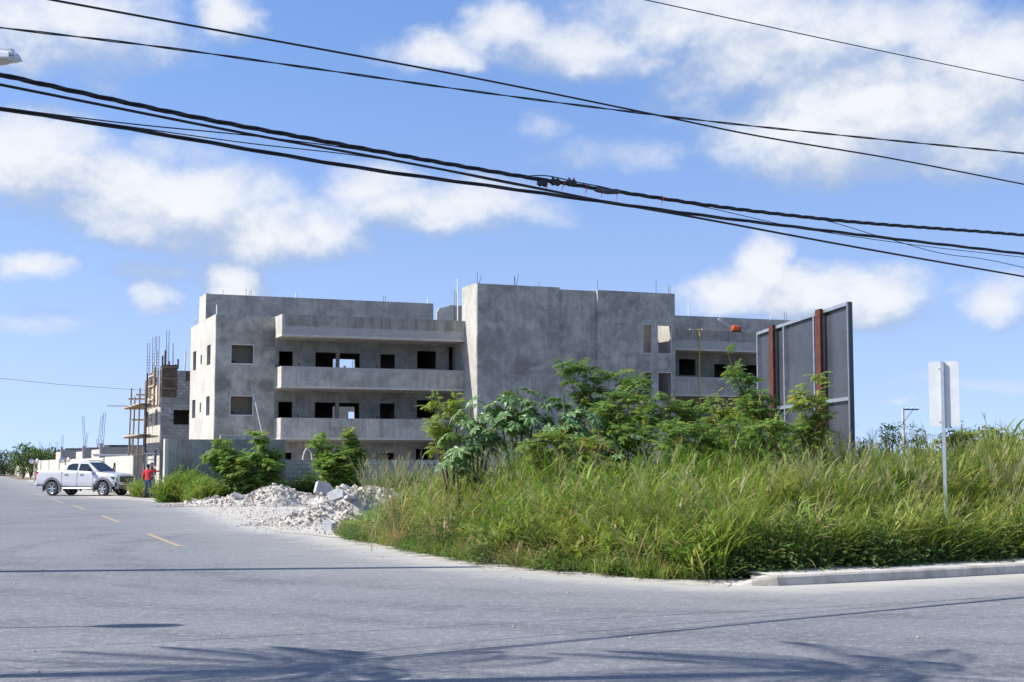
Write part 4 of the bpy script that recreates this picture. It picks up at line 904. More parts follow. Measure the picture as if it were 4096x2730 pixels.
def tree_at(px, Y, tips, label, seed, **k):
    """px, Y: foot of the stem; tips: (px, py) of the branch ends in the photograph, with a depth offset"""
    b = Vector(((px - 2048) / 5700 * Y, Y, .03)); return lead_tree(b, [at(x * K, y * K, Y + dy) - b for x, y, dy in tips], label, seed, **k)
tree_at(1040 * K, 29.5, [(1000, 915, 0), (1030, 935, .4), (985, 960, -.3), (1050, 905, .2), (1010, 1000, .1)], 'slim lead tree with hanging pods at the open end of the castor plants', 21, nf=300, pods=40, m_leaf=M_LEUC2, spread=.35, low=.45)
tree_at(1410 * K, 29.5, [(1285, 835, 0), (1330, 838, .3), (1375, 862, .6), (1430, 862, .2), (1470, 880, -.2), (1400, 900, -.5), (1350, 900, .2)], 'tallest lead tree arching over in front of the concrete tower', 22, nf=760, spread=.42, low=.5, size=1.1)
tree_at(1440 * K, 28.7, [(1380, 930, 0), (1440, 920, .3), (1490, 905, .2), (1420, 960, -.5), (1500, 950, -.3), (1390, 980, .2)], 'bushy lead tree below the arching one in front of the tower slots', 23, nf=700, spread=.45, low=.3)
tree_at(1560 * K, 29, [(1530, 905, 0), (1580, 925, .2), (1550, 950, -.3), (1610, 940, .3)], 'lead tree with pods in front of the tower slots', 24, nf=420, pods=60, spread=.38, low=.35)
tree_at(1655 * K, 28.6, [(1640, 912, 0), (1670, 920, .2), (1690, 950, -.2), (1630, 960, .2)], 'lead tree with browning pods below the yellow hose', 25, nf=330, pods=90, spread=.33, low=.4, m_leaf=M_LEUC2)
tree_at(1770 * K, 28, [(1668, 815, 0), (1690, 850, .2), (1715, 885, .1), (1740, 905, -.2), (1720, 940, -.3), (1775, 930, .1), (1690, 960, 0)], 'tall leaning lead tree with its tip beside the billboard edge', 26, nf=520, pods=50, spread=.3, low=.4)
tree_at(1850 * K, 27.2, [(1885, 868, 0), (1850, 890, .2), (1835, 930, -.2), (1890, 930, .2), (1860, 960, 0), (1905, 960, .1)], 'lead tree growing in front of the billboard posts', 27, nf=420, pods=50, spread=.28, low=.4, m_leaf=M_LEUC2)
tree_at(1770 * K, 26.8, [(1720, 985, 0), (1790, 975, 0), (1840, 985, 0), (1880, 985, .2)], 'low lead tree bush at the foot of the billboard', 28, nf=420, spread=.4, low=.3)
tree_at(1580 * K, 26.5, [(1510, 985, 0), (1560, 975, 0), (1620, 985, 0), (1660, 985, .2)], 'low lead tree bush at the foot of the podded trees', 29, nf=420, spread=.4, low=.3)
tree_at(2190 * K, 30, [(2180, 985, 0), (2210, 975, .2), (2240, 1000, .1), (2290, 990, .3)], 'small lead tree in the grass beyond the blank sign', 30, nf=330, spread=.35, low=.35, m_leaf=M_LEUC2)
tree_at(1290 * K, 27.0, [(1220, 1020, 0), (1290, 1010, 0), (1360, 1020, .2)], 'low lead tree bush at the foot of the castor plants', 31, nf=360, spread=.36, low=.3, m_leaf=M_LEUC2)
for (px, Y, tips, lab, sd, kw) in (
        (550, 62.5, [(500, 1020, 0), (545, 1040, .5), (520, 1060, -.6), (565, 1065, -.5), (490, 1055, .3), (580, 1050, .2)], 'broad ferny lead tree in front of the dark boundary wall', 41, dict(nf=1100)),
        (610, 62.8, [(607, 1008, 0), (630, 1040, .3), (590, 1050, -.3), (620, 1070, -.5)], 'narrow pointed lead tree where dark wall meets block wall', 42, dict(nf=760)),
        (770, 63.2, [(728, 1012, 0), (745, 1035, .4), (760, 1060, -.4), (735, 1055, .3)], 'lead tree leaning over the block wall', 43, dict(nf=700)),
        (800, 63.4, [(806, 995, 0), (825, 1030, .3), (790, 1040, -.3), (810, 1065, -.4), (780, 1070, 0)], 'pointed lead tree with a yellow top by the block wall', 44, dict(nf=900, young=.25))):
    tree_at(px * K, Y, tips, lab, sd, spread=.62, low=.2, size=2.2, dense=1.25, group='lead trees along the block wall', **kw)

# ---------------------------------------------------------------- castor plants with large lobed leaves
def castor_leaf_mesh(seed):
    r = random.Random(seed); lb = LB(); n = 8; t = r.uniform(0, .9)
    for k in range(n):
        a = -2.35 + 4.7 * k / (n - 1); L = .24 * (1.0 - .32 * abs(a) / 2.35) * r.uniform(.92, 1.08); d = Vector((math.cos(a), math.sin(a), 0)); s_ = Vector((-d.y, d.x, 0)); dz = -.10
        p0 = Vector((0, 0, 0)); m1 = d * L * .5 + Vector((0, 0, .012)); e = d * L + Vector((0, 0, dz * L * 2.2)); w = L * .19
        a1 = d * L * .42 + s_ * w + Vector((0, 0, -.008)); b1 = d * L * .42 - s_ * w + Vector((0, 0, -.008)); a2 = d * L * .75 + s_ * w * .62 + Vector((0, 0, dz * L * 1.2)); b2 = d * L * .75 - s_ * w * .62 + Vector((0, 0, dz * L * 1.2)); m2 = d * L * .78 + Vector((0, 0, dz * L))
        i = len(lb.v); lb.v += [tuple(x) for x in (p0, a1, a2, e, b2, b1, m1, m2)]; lb.t += [t] * 8
        lb.f += [(i, i + 1, i + 6), (i, i + 6, i + 5), (i + 1, i + 2, i + 7, i + 6), (i + 5, i + 6, i + 7, i + 4), (i + 2, i + 3, i + 7), (i + 4, i + 7, i + 3)]
    return lb.mesh('leaf', M_CAST)
CLEAF = [castor_leaf_mesh(s_) for s_ in range(5)]
def castor(px, Y, spots, label, seed, spikes=()):
    b = Vector(((px * K - 2048) / 5700 * Y, Y, .03)); root = empty('castor_plant', b); tag(root, label, 'shrub', 'castor plants on the corner lot'); r = random.Random(seed); st = MB()
    hub = [];
    for (x, y, dy) in spots:
        tp = at(x * K, y * K, Y + dy) - b; st.tube([Vector((0, 0, 0)), Vector((tp.x * .3, tp.y * .3, tp.z * .45)), Vector((tp.x * .75, tp.y * .75, tp.z * .8)), tp], [.03, .024, .017, .01], 6); hub.append(tp)
        for k in range(9):
            a = k * 2.4 + r.uniform(-.4, .4); back = r.uniform(0, .75); q = tp - Vector((0, 0, back)) - Vector((tp.x, tp.y, 0)) * back * .12
            el = r.uniform(-.15, .45); L = r.uniform(.18, .38); e = q + Vector((math.cos(a) * L, math.sin(a) * L, el * L + .05)); st.tube([q, q.lerp(e, .6) + Vector((0, 0, .03)), e], [.007, .006, .005], 4, cap=False)
            o = link('leaf', CLEAF[r.randrange(5)], root); o.location = e; s_ = r.uniform(.85, 1.4); o.scale = (s_, s_, s_)
            o.rotation_euler = Euler((r.uniform(-.4, .4), r.uniform(.15, .85), a), 'XYZ')
    st.build('stem', M_STEM, root)
    sp_ = MB()
    for (x, y, dy) in spikes:
        p = at(x * K, y * K, Y + dy) - b
        for k in range(26):
            a = k * 2.4; z = k / 26 * .26; rr_ = .035 * (1 - k / 32); sp_.lathe([(0, -.018), (.018, 0), (0, .018)], 5, c=(p.x + rr_ * math.cos(a), p.y + rr_ * math.sin(a), p.z - .22 + z))
    if spikes: sp_.build('seed_spike', mat('castor_seed_green', (.16, .22, .12), .8), root)
castor(1095, 29, [(1080, 935, 0), (1120, 930, .3), (1060, 985, -.3), (1100, 975, .1), (1135, 960, -.4)], 'castor plant with big star shaped leaves beside the slim podded tree', 1)
castor(1195, 28.6, [(1165, 905, 0), (1200, 897, .2), (1230, 925, -.2), (1185, 950, -.4), (1240, 965, .1), (1150, 960, .2)], 'tallest castor plant with a green seed spike at its top', 2, [(1187, 893, 0)])
castor(1310, 28.4, [(1295, 915, 0), (1325, 940, .2), (1345, 965, -.2), (1290, 965, -.3), (1270, 1000, 0)], 'castor plant with a seed spike standing between the tower and the arching lead tree', 3, [(1295, 905, 0), (1345, 940, 0)])
castor(1060, 28.8, [(1045, 1010, 0), (1085, 1025, .2)], 'small low castor plant at the edge of the seeding grass', 4)
castor(1400, 27.8, [(1375, 985, 0), (1420, 1010, .2)], 'small castor plant under the bushy lead tree', 5)
# creeper mass that fills the thicket behind
for (x0, x1, y0, Y, n, sd) in ((1070, 1400, 985, 30.5, 260, 1), (1400, 1720, 965, 30.2, 260, 2), (1700, 1900, 990, 29.5, 120, 3)):
    r = random.Random(sd); lb = LB()
    for _ in range(n * 24):
        x = r.uniform(x0, x1); t_ = r.random(); p = at(x * K, (y0 + 22 * NZ(x * .03, sd, 1.0)) * K, Y + r.uniform(-.8, .8)); p.z *= 1 - .95 * r.random() ** 1.3; lb.leaf(p, Vector((r.uniform(-1, 1), r.uniform(-1, 1), r.uniform(-1, .4))), Vector((r.uniform(-.4, .4), r.uniform(-.4, .4), 1)), r.uniform(.05, .11), r.uniform(.03, .05), t_)
    tag(lb.build('thicket_foliage', M_WEED), 'dense dark leafy undergrowth behind the grass bank', kind='stuff')

# ---------------------------------------------------------------- far trees and scrub
def leafy_tree(c, h, rx, label, seed, m=None, group=None, name='scrub_tree', trunk=.3, n=900, ls=.28, cat='tree'):
    r = random.Random(seed); root = empty(name, (c.x, c.y, 0)); tag(root, label, cat, group); st = MB(); lb = LB(); lobes = []
    for k in range(7): a = r.uniform(0, 6.3); q = r.uniform(.1, .7) * rx; lobes.append((Vector((q * math.cos(a), q * math.sin(a), h * r.uniform(.45, .85))), r.uniform(.3, .55) * rx))
    lobes.append((Vector((0, 0, h * .8)), rx * .4))
    for p, q in lobes: st.tube([(0, 0, 0), (p.x * .3, p.y * .3, p.z * .5), tuple(p)], [h * .02, h * .014, h * .006], 5)
    for _ in range(n):
        p, q = lobes[r.randrange(len(lobes))]; d = Vector((r.gauss(0, 1), r.gauss(0, 1), r.gauss(0, 1))).normalized(); w = p + d * q * r.uniform(.55, 1.15); w.z = max(.1, w.z)
        lb.leaf(w, d + Vector((r.uniform(-.8, .8), r.uniform(-.8, .8), r.uniform(-.8, .3))), Vector((0, 0, 1)), ls * r.uniform(.6, 1.3), ls * r.uniform(.4, .7), r.uniform(0, 1))
    st.build('trunk', M_TRUNK, root); lb.build('crown', m or M_FAR, root); return root
FT = [(-40, 1822, 210), (20, 1822, 200), (52, 1830, 215), (95, 1800, 165), (125, 1808, 172), (150, 1822, 190), (168, 1818, 200), (195, 1826, 205), (215, 1818, 190), (240, 1826, 200), (262, 1824, 210), (-90, 1815, 205)]
for i, (px, py, Y) in enumerate(FT):
    p = at(px, py, Y); q = (i in (3, 4)); leafy_tree(p, p.z * 1.02, 3.0 if not q else 2.3, ('taller leafy bright green tree rising above the roadside wall' if i == 3 else 'lower bright green tree with brownish leaves above the roadside wall') if q else 'dark scrub tree on the skyline beyond the roadside wall', 60 + i, M_FAR2 if q else M_FAR, 'bright trees over the wall' if q else 'dark trees beyond the wall', n=1000, ls=.38)
for i, (px, py, Y, rx, lab, m_) in enumerate(((3555, 1690, 70, 1.1, 'dark round tree beside the far utility pole', M_FAR), (3680, 1692, 74, .9, 'sparse dark tree beyond the far utility pole', M_FAR), (3450, 1745, 60, 1.0, 'dark bush just beyond the billboard edge', M_FAR))):
    p = at(px, py, Y); leafy_tree(p, p.z * 1.02, rx, lab, 80 + i, m_, n=900, ls=.16)
for i, (px, py, Y) in enumerate(((3820, 1768, 58), (3900, 1755, 52), (3985, 1752, 50), (4060, 1758, 46), (4150, 1740, 48), (3760, 1778, 64), (4240, 1750, 50))):
    p = at(px, py, Y); leafy_tree(p, p.z * 1.02, 1.5, 'green scrub tree on the skyline beyond the blank sign', 90 + i, M_FAR2 if i % 2 else M_FAR, 'scrub trees beyond the blank sign', n=1100, ls=.2)
# two palms that stand out of frame and throw their shadows over the near road
def palm(x, y, h, seed, label):
    r = random.Random(seed); root = empty('palm_tree', (x, y, 0)); tag(root, label, 'palm', 'palms beside the near road'); st = MB(); st.tube([(0, 0, 0), (.1, .05, h * .5), (.15, .1, h)], [.16, .12, .10], 10); st.build('trunk', M_TRUNK, root); lb = LB()
    for k in range(18):
        a = k * 2.4; el = r.uniform(-.2, .9); L = r.uniform(1.9, 2.6); p = Vector((.15, .1, h)); d = Vector((math.cos(a) * math.cos(el), math.sin(a) * math.cos(el), math.sin(el)))
        for q in range(22):
            p2 = p + d * L / 22; d = (d + Vector((0, 0, -.075))).normalized(); s_ = d.cross(Vector((0, 0, 1))).normalized(); ll = .55 * math.sin(PI * min(.97, (q + 3) / 24))
            lb.quad(tuple(p), tuple(p + Vector((0, 0, .02))), tuple(p2 + Vector((0, 0, .02))), tuple(p2), .4)
            for sg in (-1, 1): lb.leaf(p2, s_ * sg + d * .6 + Vector((0, 0, -.45)), Vector((0, 0, 1)), ll, .055, r.uniform(0, 1))
            p = p2
    lb.build('crown', M_LEUC, root)
palm(-9.8, 10.7, 7.2, 1, 'tall palm beside the road, its shadow across the near lane'); palm(-7.3, 10.3, 8.8, 2, 'taller palm beside the road, its shadow towards the kerb')

# ================================================================ billboard seen from behind
Yr = 28.0; TR = at(3398, 1207, Yr)
Yl = 34.0
for _ in range(30):
    TL = at(3033, 1330, Yl); Yl *= (TR.z - CAMH) / (TL.z - CAMH)
TL = at(3033, 1330, Yl); BH_ = TR.z; bdir = Vector((TR.x - TL.x, TR.y - TL.y, 0)); BL = bdir.length; bdir.normalize()
bill = empty('billboard', (TL.x, TL.y, 0), math.atan2(bdir.y, bdir.x)); tag(bill, 'large dark billboard seen from behind, on two rust red steel posts', 'billboard')
nrm = Vector((bdir.y, -bdir.x, 0))       # towards the camera side
def bill_t(px):
    d = ray(px, 1500); o = Vector((0, 0, CAMH)); t = (Vector((TL.x, TL.y, 0)) - o).dot(nrm) / d.dot(nrm); return (o + d * t - Vector((TL.x, TL.y, 0))).dot(bdir)
z5x = lambda x: 2500 + x / 1.96
M_PANEL = mat('dark_grey_sheet', (.066, .071, .084), .34, col2=(.040, .044, .054), vscale=.8, spec=.5); M_RUST = mat('rust_red_primer', (.125, .038, .021), .8, col2=(.07, .025, .016), vscale=6)
def lx(x): return bill_t(z5x(x))
cols = [0.0, lx(1262), lx(1500), BL]; zm = .58 * BH_ + .1
zb_ = .75
for a, b2 in zip(cols[:-1], cols[1:]):
    for z0, z1 in ((zb_, zm), (zm, BH_)): boxes('sheet_panel', M_PANEL, bill, ((a + .01, .03, z0 + .008), (b2 - .01, .05, z1 - .008)))
for x in cols: boxes('steel_upright', M_GALV, bill, ((max(0, x - .035), -.05, zb_ - .05), (min(BL, x + .035) if x else .07, .028, BH_)))
for z in (zb_, zm, BH_ - .07): boxes('steel_rail', M_GALV, bill, ((.075, -.045, z), (BL - .075, .026, z + .07)))
for x in (1186, 1560): t_ = lx(x); boxes('post', M_RUST, bill, ((t_ - .16, -.12, -.2), (t_ + .16, -.055, BH_ + .02)))
boxes('edge_flashing', M_PANEL, bill, ((BL + .003, -.03, zb_), (BL + .015, .05, BH_ - .01)))
mb = MB(); mb.tube([(lx(1385), -.06, zm + .05), (lx(1388), -.08, zm + .3)], .02, 5); mb.box((lx(1385) - .1, -.09, zm + .25), (lx(1385) + .1, -.06, zm + .33)); mb.build('wire_tie', M_PVC, bill)

# ================================================================ road sign seen from behind
SY = 24.2; sb = at(3782, 1857, SY); sg = empty('road_sign', (sb.x, sb.y, 0), -.42); tag(sg, 'blank back of a pale rectangular road sign on a thin galvanised post', 'sign')
M_SIGN = mat('pale_grey_sign_back', (.66, .68, .68), .45, var=.04, vscale=5, metal=.15)
zt, zbm = at(3782, 1446, SY).z, at(3782, 1706, SY).z; wd = 103 / 5700 * SY / .88
mb = MB(); mb.box((-wd / 2, .045, zbm), (wd / 2, .052, zt)); o = mb.build('sign_plate', M_SIGN, sg)
b = bmesh.new(); b.from_mesh(o.data); ed = [e for e in b.edges if abs(e.verts[0].co.x - e.verts[1].co.x) < 1e-4 and abs(e.verts[0].co.z - e.verts[1].co.z) < 1e-4]; bmesh.ops.bevel(b, geom=ed, offset=.025, segments=3, affect='EDGES'); b.to_mesh(o.data); b.free()
mb = MB(); mb.box((-.045, 0, -.3), (.0, .043, zt - .005)); mb.box((.0, -.012, -.3), (.012, .043, zt - .005)); mb.build('post', M_GALV, sg)
for z in (zbm + .08, zt - .12): mb = MB(); mb.lathe([(0, -.012), (.014, -.012), (.014, 0)], 6, axis='y', c=(-.075, .045, z)); mb.build('bolt', M_GALV, sg)

# ================================================================ far utility pole
c = at(3617, 1857, 170); up_ = empty('utility_pole', (c.x, c.y, 0)); tag(up_, 'far pale utility pole with a single crossarm and insulators', 'utility pole')
hz = at(3617, 1634, 170).z; M_POLE = mat('pale_concrete_pole', (.55, .54, .52), .9)
mb = MB(); mb.tube([(0, 0, 0), (0, 0, hz)], [.2, .15], 10); mb.build('pole', M_POLE, up_)
mb = MB(); mb.box((-.1, -.1, hz - .22), (1.85, .1, hz - .06)); mb.build('crossarm', MATS['dark_steel'], up_)
mb = MB(); mb.bar((.1, 0, hz - 1.6), (1.2, 0, hz - .2), .05); mb.build('brace', MATS['dark_steel'], up_)
for x in (.5, 1.1, 1.75): mb = MB(); mb.lathe([(0, 0), (.08, .0), (.1, .1), (.04, .2), (0, .22)], 8, c=(x, 0, hz - .06)); mb.build('insulator', M_PVC, up_)
mb = MB(); mb.tube([at(3700, 1740, 172), at(3900, 1752, 175), at(4250, 1768, 178)], .02, 4); tag(mb.build('far_cable', MATS['black_plastic']), 'thin far cable running past the blank sign over the scrub', 'cable')
mb = MB(); mb.tube([at(-60, 1508, 100), at(230, 1538, 100), at(480, 1556, 100), at(600, 1563, 97)], .012, 4); tag(mb.build('thin_cable', MATS['black_plastic']), 'hair thin cable reaching the block flats from the roadside', 'cable')

# ================================================================ overhead cables
M_CABLE = mat('black_cable_sheath', (.012, .013, .016), .45, var=.1, spec=.4)
def on_line(px, py, A, B):
    """point of the pixel's ray in the vertical plane through A and B"""
    d = ray(px, py); n = Vector((B[1] - A[1], -(B[0] - A[0]), 0)); o = Vector((0, 0, CAMH)); t = (Vector((A[0], A[1], 0)) - o).dot(n) / d.dot(n); return o + d * t
def spline(pts, n=120):
    P = [np.array(p) for p in pts]; d = np.concatenate([[0], np.cumsum([np.linalg.norm(b - a) for a, b in zip(P[:-1], P[1:])])]); Q = np.array(P); t = np.linspace(0, d[-1], n)
    m_ = np.gradient(Q, d, axis=0) if len(P) > 2 else np.repeat([(Q[1] - Q[0]) / d[-1]], 2, 0); out = []
    for x in t:
        i = min(len(d) - 2, max(0, np.searchsorted(d, x) - 1)); h = d[i + 1] - d[i]; s_ = (x - d[i]) / h
        out.append((2 * s_**3 - 3 * s_**2 + 1) * Q[i] + (s_**3 - 2 * s_**2 + s_) * h * m_[i] + (-2 * s_**3 + 3 * s_**2) * Q[i + 1] + (s_**3 - s_**2) * h * m_[i + 1])
    return [Vector(p) for p in out]
LA, LBp = (-4.9, 13.4), (8.4, 23.0)            # the low bundle
def cable(ptsD, A, B, r, label, strands=1, tw=.0, pitch=.9, ext=(9, 12), name='overhead_cable', group=None, seed=0):
    P = [on_line(x * K, y * K, A, B) for x, y in ptsD]; d0 = (P[0] - P[1]).normalized(); d1 = (P[-1] - P[-2]).normalized()
    d0.z = max(d0.z, .0) * .6; d1.z = min(0.02, max(-.02, d1.z))
    if ext[0]: P = [P[0] + d0 * ext[0]] + P
    if ext[1]: P = P + [P[-1] + d1 * ext[1]]
    r *= .68; tw *= .75
    C = spline([tuple(p) for p in P], 260 if strands > 1 else 130); root = None; rr_ = random.Random(seed)
    if strands == 1:
        mb = MB(); mb.tube(C, r, 6); return tag(mb.build(name, M_CABLE, smooth=True), label, 'cable', group)
    root = empty(name, C[0]); tag(root, label, 'cable', group); L = 0; ph = rr_.uniform(0, 6)
    for s_ in range(strands):
        mb = MB(); pts = []; L = 0
        for k, p in enumerate(C):
            if k: L += (p - C[k - 1]).length
            d = (C[min(k + 1, len(C) - 1)] - C[max(0, k - 1)]).normalized(); a = d.cross(Vector((0, 0, 1))).normalized(); b2 = a.cross(d); t = 2 * PI * (L / pitch + s_ / strands) + ph
            pts.append(p - C[0] + (a * math.cos(t) + b2 * math.sin(t)) * tw)
        mb.tube(pts, r, 6); mb.build('strand', M_CABLE, root, smooth=True)
    return root
cable([(118, 0), (450, 61), (1050, 172), (1500, 263), (1700, 305), (2050, 365), (2353, 424)], (-4.9, 14.8), (9.0, 24.8), .019, 'single black cable crossing the twisted pair and ending below it on the sign side')
cable([(0, 64), (350, 106), (700, 155), (1050, 205), (1350, 245), (1620, 278), (1900, 308), (2353, 353)], (-5.55, 15.1), (7.8, 21.4), .011, 'thin loosely twisted cable pair high above the building', 2, .011, 1.5, seed=2)
cable([(1482, 0), (1900, 91), (2353, 186)], (1.8, 19), (8.5, 23.1), .011, 'thin single cable crossing the big white cloud')
cable([(0, 172), (215, 220), (450, 270), (700, 317), (1000, 372), (1230, 411), (1426, 442), (1626, 472), (1876, 502), (2353, 541)], LA, LBp, .019, 'thick twisted cable carrying black clamps and red ties', 3, .021, .95, seed=3)
cable([(0, 195), (300, 255), (600, 314), (850, 359), (1177, 421), (1376, 461), (1602, 501), (1876, 552), (2353, 636)], LA, LBp, .022, 'straight thick cable running down below the twisted one', seed=4)
cable([(0, 250), (300, 297), (550, 340), (800, 382), (1177, 435), (1376, 463), (1626, 497), (1876, 528), (2353, 584)], (-4.8, 13.3), (8.5, 22.9), .016, 'lowest lashed bundle of several black cables', 3, .018, 2.6, seed=5)
cable([(0, 248), (300, 285), (600, 315), (820, 344), (1100, 392), (1400, 437)], (-4.75, 13.5), (8.4, 23.1), .010, 'thin cable climbing from the lashed bundle up to the twisted one', ext=(9, 0))
cable([(40, 255), (300, 292), (550, 327), (850, 362), (1177, 424), (1376, 462)], (-4.85, 13.45), (8.4, 23.05), .009, 'thin cable joining the straight thick cable from below', ext=(0, 0))
cable([(1500, 455), (1561, 465), (1826, 522), (2076, 560), (2353, 592)], LA, LBp, .008, 'thin cable dropping off the twisted cable beyond the red ties', ext=(0, 12))
cable([(1840, 497), (1866, 501), (2026, 545), (2176, 585), (2250, 594), (2353, 615)], LA, LBp, .008, 'slack thin cable sagging away under the lashed bundle', ext=(0, 12))
cable([(1200, 406), (1250, 404), (1320, 418), (1400, 434), (1440, 446)], LA, LBp, .011, 'short jumper cable looping over the clamps', ext=(0, 0))
M_RED = mat('red_cable_tie', (.55, .03, .03), .5)
for i, (x, y) in enumerate(((1246, 421), (1276, 419), (1313, 421))):
    p = on_line(x * K, y * K, LA, LBp); r = empty('cable_clamp', p, .62); tag(r, ('first', 'second', 'third')[i] + ' black piercing clamp on the twisted cable, counted from the roadside wall end', 'cable clamp', 'cable clamps')
    mb = MB(); mb.box((-.07, -.03, -.035), (.07, .03, .035)); bevel_me = bevel(mb.mesh('housing', M_CABLE), .012); link('housing', bevel_me, r)
    for q in (-.035, .035): mb = MB(); mb.lathe([(0, -.045), (.018, -.045), (.018, .05), (.012, .065), (0, .065)], 6, c=(q, 0, 0)); mb.build('bolt', M_CABLE, r)
p0, p1 = on_line(1366 * K, 436 * K, LA, LBp), on_line(1424 * K, 441 * K, LA, LBp); mb = MB(); mb.tube([p0, p0.lerp(p1, .08), p0.lerp(p1, .5) + Vector((0, 0, -.012)), p0.lerp(p1, .92), p1], [.018, .034, .036, .034, .018], 8)
tag(mb.build('cable_splice', MATS['dark_steel'], smooth=True), 'dark tubular splice sleeve on the twisted cable', 'splice')
for i, (x, y) in enumerate(((1258, 425), (1296, 423), (1349, 433), (1386, 438), (1421, 441), (1524, 456))):
    p = on_line(x * K, y * K, LA, LBp); mb = MB(); mb.tube([p + Vector((-.02, -.03, .03)), p + Vector((.0, -.04, .0)), p + Vector((-.02, -.03, -.05))], .006, 5); mb.tube([p + Vector((-.02, -.03, -.05)), p + Vector((-.03, -.03, -.10 if i % 2 else -.14))], .003, 4)
    tag(mb.build('cable_tie', M_RED), 'red plastic tie hanging on the twisted cable by the clamps', 'cable tie', 'red ties on the twisted cable')
# ================================================================ street lamp
M_LAMP = mat('grey_lamp_casting', (.60, .62, .66), .45, var=.05, metal=.1); M_LENS = mat('milky_lamp_lens', (.55, .52, .44), .3, var=.1)
def street_lamp(tip, dirx, pole, label, s=1.0):
    r = empty('street_lamp', (pole[0], pole[1], 0)); tag(r, label, 'street lamp', 'street lamps'); o_ = Vector((pole[0], pole[1], 0)); t = Vector(tip) - o_; d = Vector(dirx).normalized(); sd = Vector((-d.y, d.x, 0)); up = d.cross(sd) * -1
    up = sd.cross(d); up = up if up.z > 0 else -up
    def P(a, b2, c): return t - d * a + sd * b2 + up * c
    prof = [(0, .03, .02, -.02), (.05, .11, .09, -.035), (.12, .16, .135, -.05), (.3, .19, .155, -.06), (.6, .185, .15, -.06), (.78, .13, .11, -.04), (.9, .06, .06, -.03)]
    mb = MB(); rings = []
    for (a, w, hi, lo) in prof:
        rings.append([P(a, w * math.cos(q) , hi * math.sin(q) if math.sin(q) > 0 else lo * -math.sin(q) * .6) for q in np.linspace(0, 2 * PI, 13)[:-1]])
    for R0, R1 in zip(rings[:-1], rings[1:]):
        for j in range(12): mb.face([R0[j], R0[(j + 1) % 12], R1[(j + 1) % 12], R1[j]])
    mb.face(rings[0]); mb.face(rings[-1]); hd = mb.build('housing', M_LAMP, r)
    for k in range(14): mb = MB(); mb.bar(P(.14 + k * .03, -.06, .155), P(.14 + k * .03, .06, .155), .010, .03); mb.build('cooling_fin', M_LAMP, hd)
    mb = MB(); L = [[P(a, w * math.cos(q), -.03 - dp * abs(math.sin(q * .5 + .0)) * 0 - dp) for q in np.linspace(0, 2 * PI, 15)[:-1]] for a, w, dp in ((.35, .13, .0),)]
    cen = P(.4, 0, -.075); ring = [P(.4 - .28 * math.cos(q), .13 * math.sin(q), -.03) for q in np.linspace(0, 2 * PI, 19)[:-1]]; rin = [P(.4 - .19 * math.cos(q), .09 * math.sin(q), -.066) for q in np.linspace(0, 2 * PI, 19)[:-1]]
    for j in range(18): mb.face([ring[j], ring[(j + 1) % 18], rin[(j + 1) % 18], rin[j]]); mb.face([rin[j], rin[(j + 1) % 18], cen])
    mb.build('lens', M_LENS, hd, smooth=True)
    mb = MB(); mb.box((0, 0, 0), (.05, .035, .012)); o = mb.build('latch', M_LAMP, hd); o.location = P(.02, -.018, -.035)
    e = P(.9, 0, 0); mb = MB(); mb.tube([P(.8, 0, .01), e, Vector((e.x * .5, e.y * .5, e.z + .0)), Vector((0, 0, e.z - .5))], .032, 8); mb.build('arm', M_GALV, r); mb = MB(); mb.tube([(0, 0, 0), (0, 0, t.z + .3)], [.22, .17], 12); mb.build('pole', M_POLE, r); return r
tip = at(83, 238, 22.2); lamp = street_lamp(tip, (1, -.12, .0), (tip.x - 2.3, tip.y + .1), 'grey street lamp head with cooling fins reaching in under the white cloud')
tl = [c for c in lamp.children if c.name.startswith('housing')][0]
try:
    cu = bpy.data.curves.new('lamp_number', 'FONT'); cu.body = '51'; cu.size = .11; cu.extrude = .001; cu.materials.append(M_CABLE); of = bpy.data.objects.new('lamp_number_text', cu); COL.objects.link(of); bpy.context.view_layer.update()
    me = bpy.data.meshes.new_from_object(of.evaluated_get(bpy.context.evaluated_depsgraph_get())); bpy.data.objects.remove(of); o = link('lamp_number', me, tl)
    lp = tip - Vector((lamp.location.x, lamp.location.y, 0)); o.location = lp + Vector((-.15, -.165, .01)); o.rotation_euler = (PI / 2 - .3, 0, .45)
except Exception as ex: print('text', ex)
street_lamp((-12.4, 13.9, 7.9), (1, .1, 0), (-15.2, 13.5), 'second street lamp over the side street, its shadow on the near lane')

# ================================================================ rubble heaps
M_LIME = [mat('limestone_%d' % i, c, .95, var=.1, vscale=9, bump=.6, bscale=30) for i, c in enumerate(((.54, .49, .425), (.45, .405, .345), (.60, .555, .495), (.38, .37, .35)))]
def rock_mesh(seed, m):
    r = random.Random(seed); b = bmesh.new(); bmesh.ops.create_icosphere(b, subdivisions=1, radius=.5)
    for _ in range(7):
        n = Vector((r.gauss(0, 1), r.gauss(0, 1), r.gauss(0, 1))).normalized(); d = r.uniform(.2, .42)
        for v in b.verts:
            k = v.co.dot(n) - d
            if k > 0: v.co -= n * k
    for v in b.verts: v.co *= r.uniform(.92, 1.08)
    sx_ = (r.uniform(.8, 1.3), r.uniform(.7, 1.1), r.uniform(.55, .9))
    for v in b.verts: v.co = Vector((v.co.x * sx_[0], v.co.y * sx_[1], v.co.z * sx_[2]))
    me = bpy.data.meshes.new('stone'); b.to_mesh(me); b.free(); me.materials.append(m); return me
ROCKS = [rock_mesh(i, M_LIME[i % 4]) for i in range(14)]
def slab_mesh(seed): 
    r = random.Random(seed); mb = MB(); mb.prism([(-.5, -.3), (.35, -.38), (.5, .1), (.2, .36), (-.42, .3)], -.12, .12, 'z'); return bevel(mb.mesh('concrete_chunk', mat('broken_concrete', (.44, .44, .43), .95, var=.1, vscale=5, bump=.4, bscale=25)), .02)
SLABS = [slab_mesh(1)]
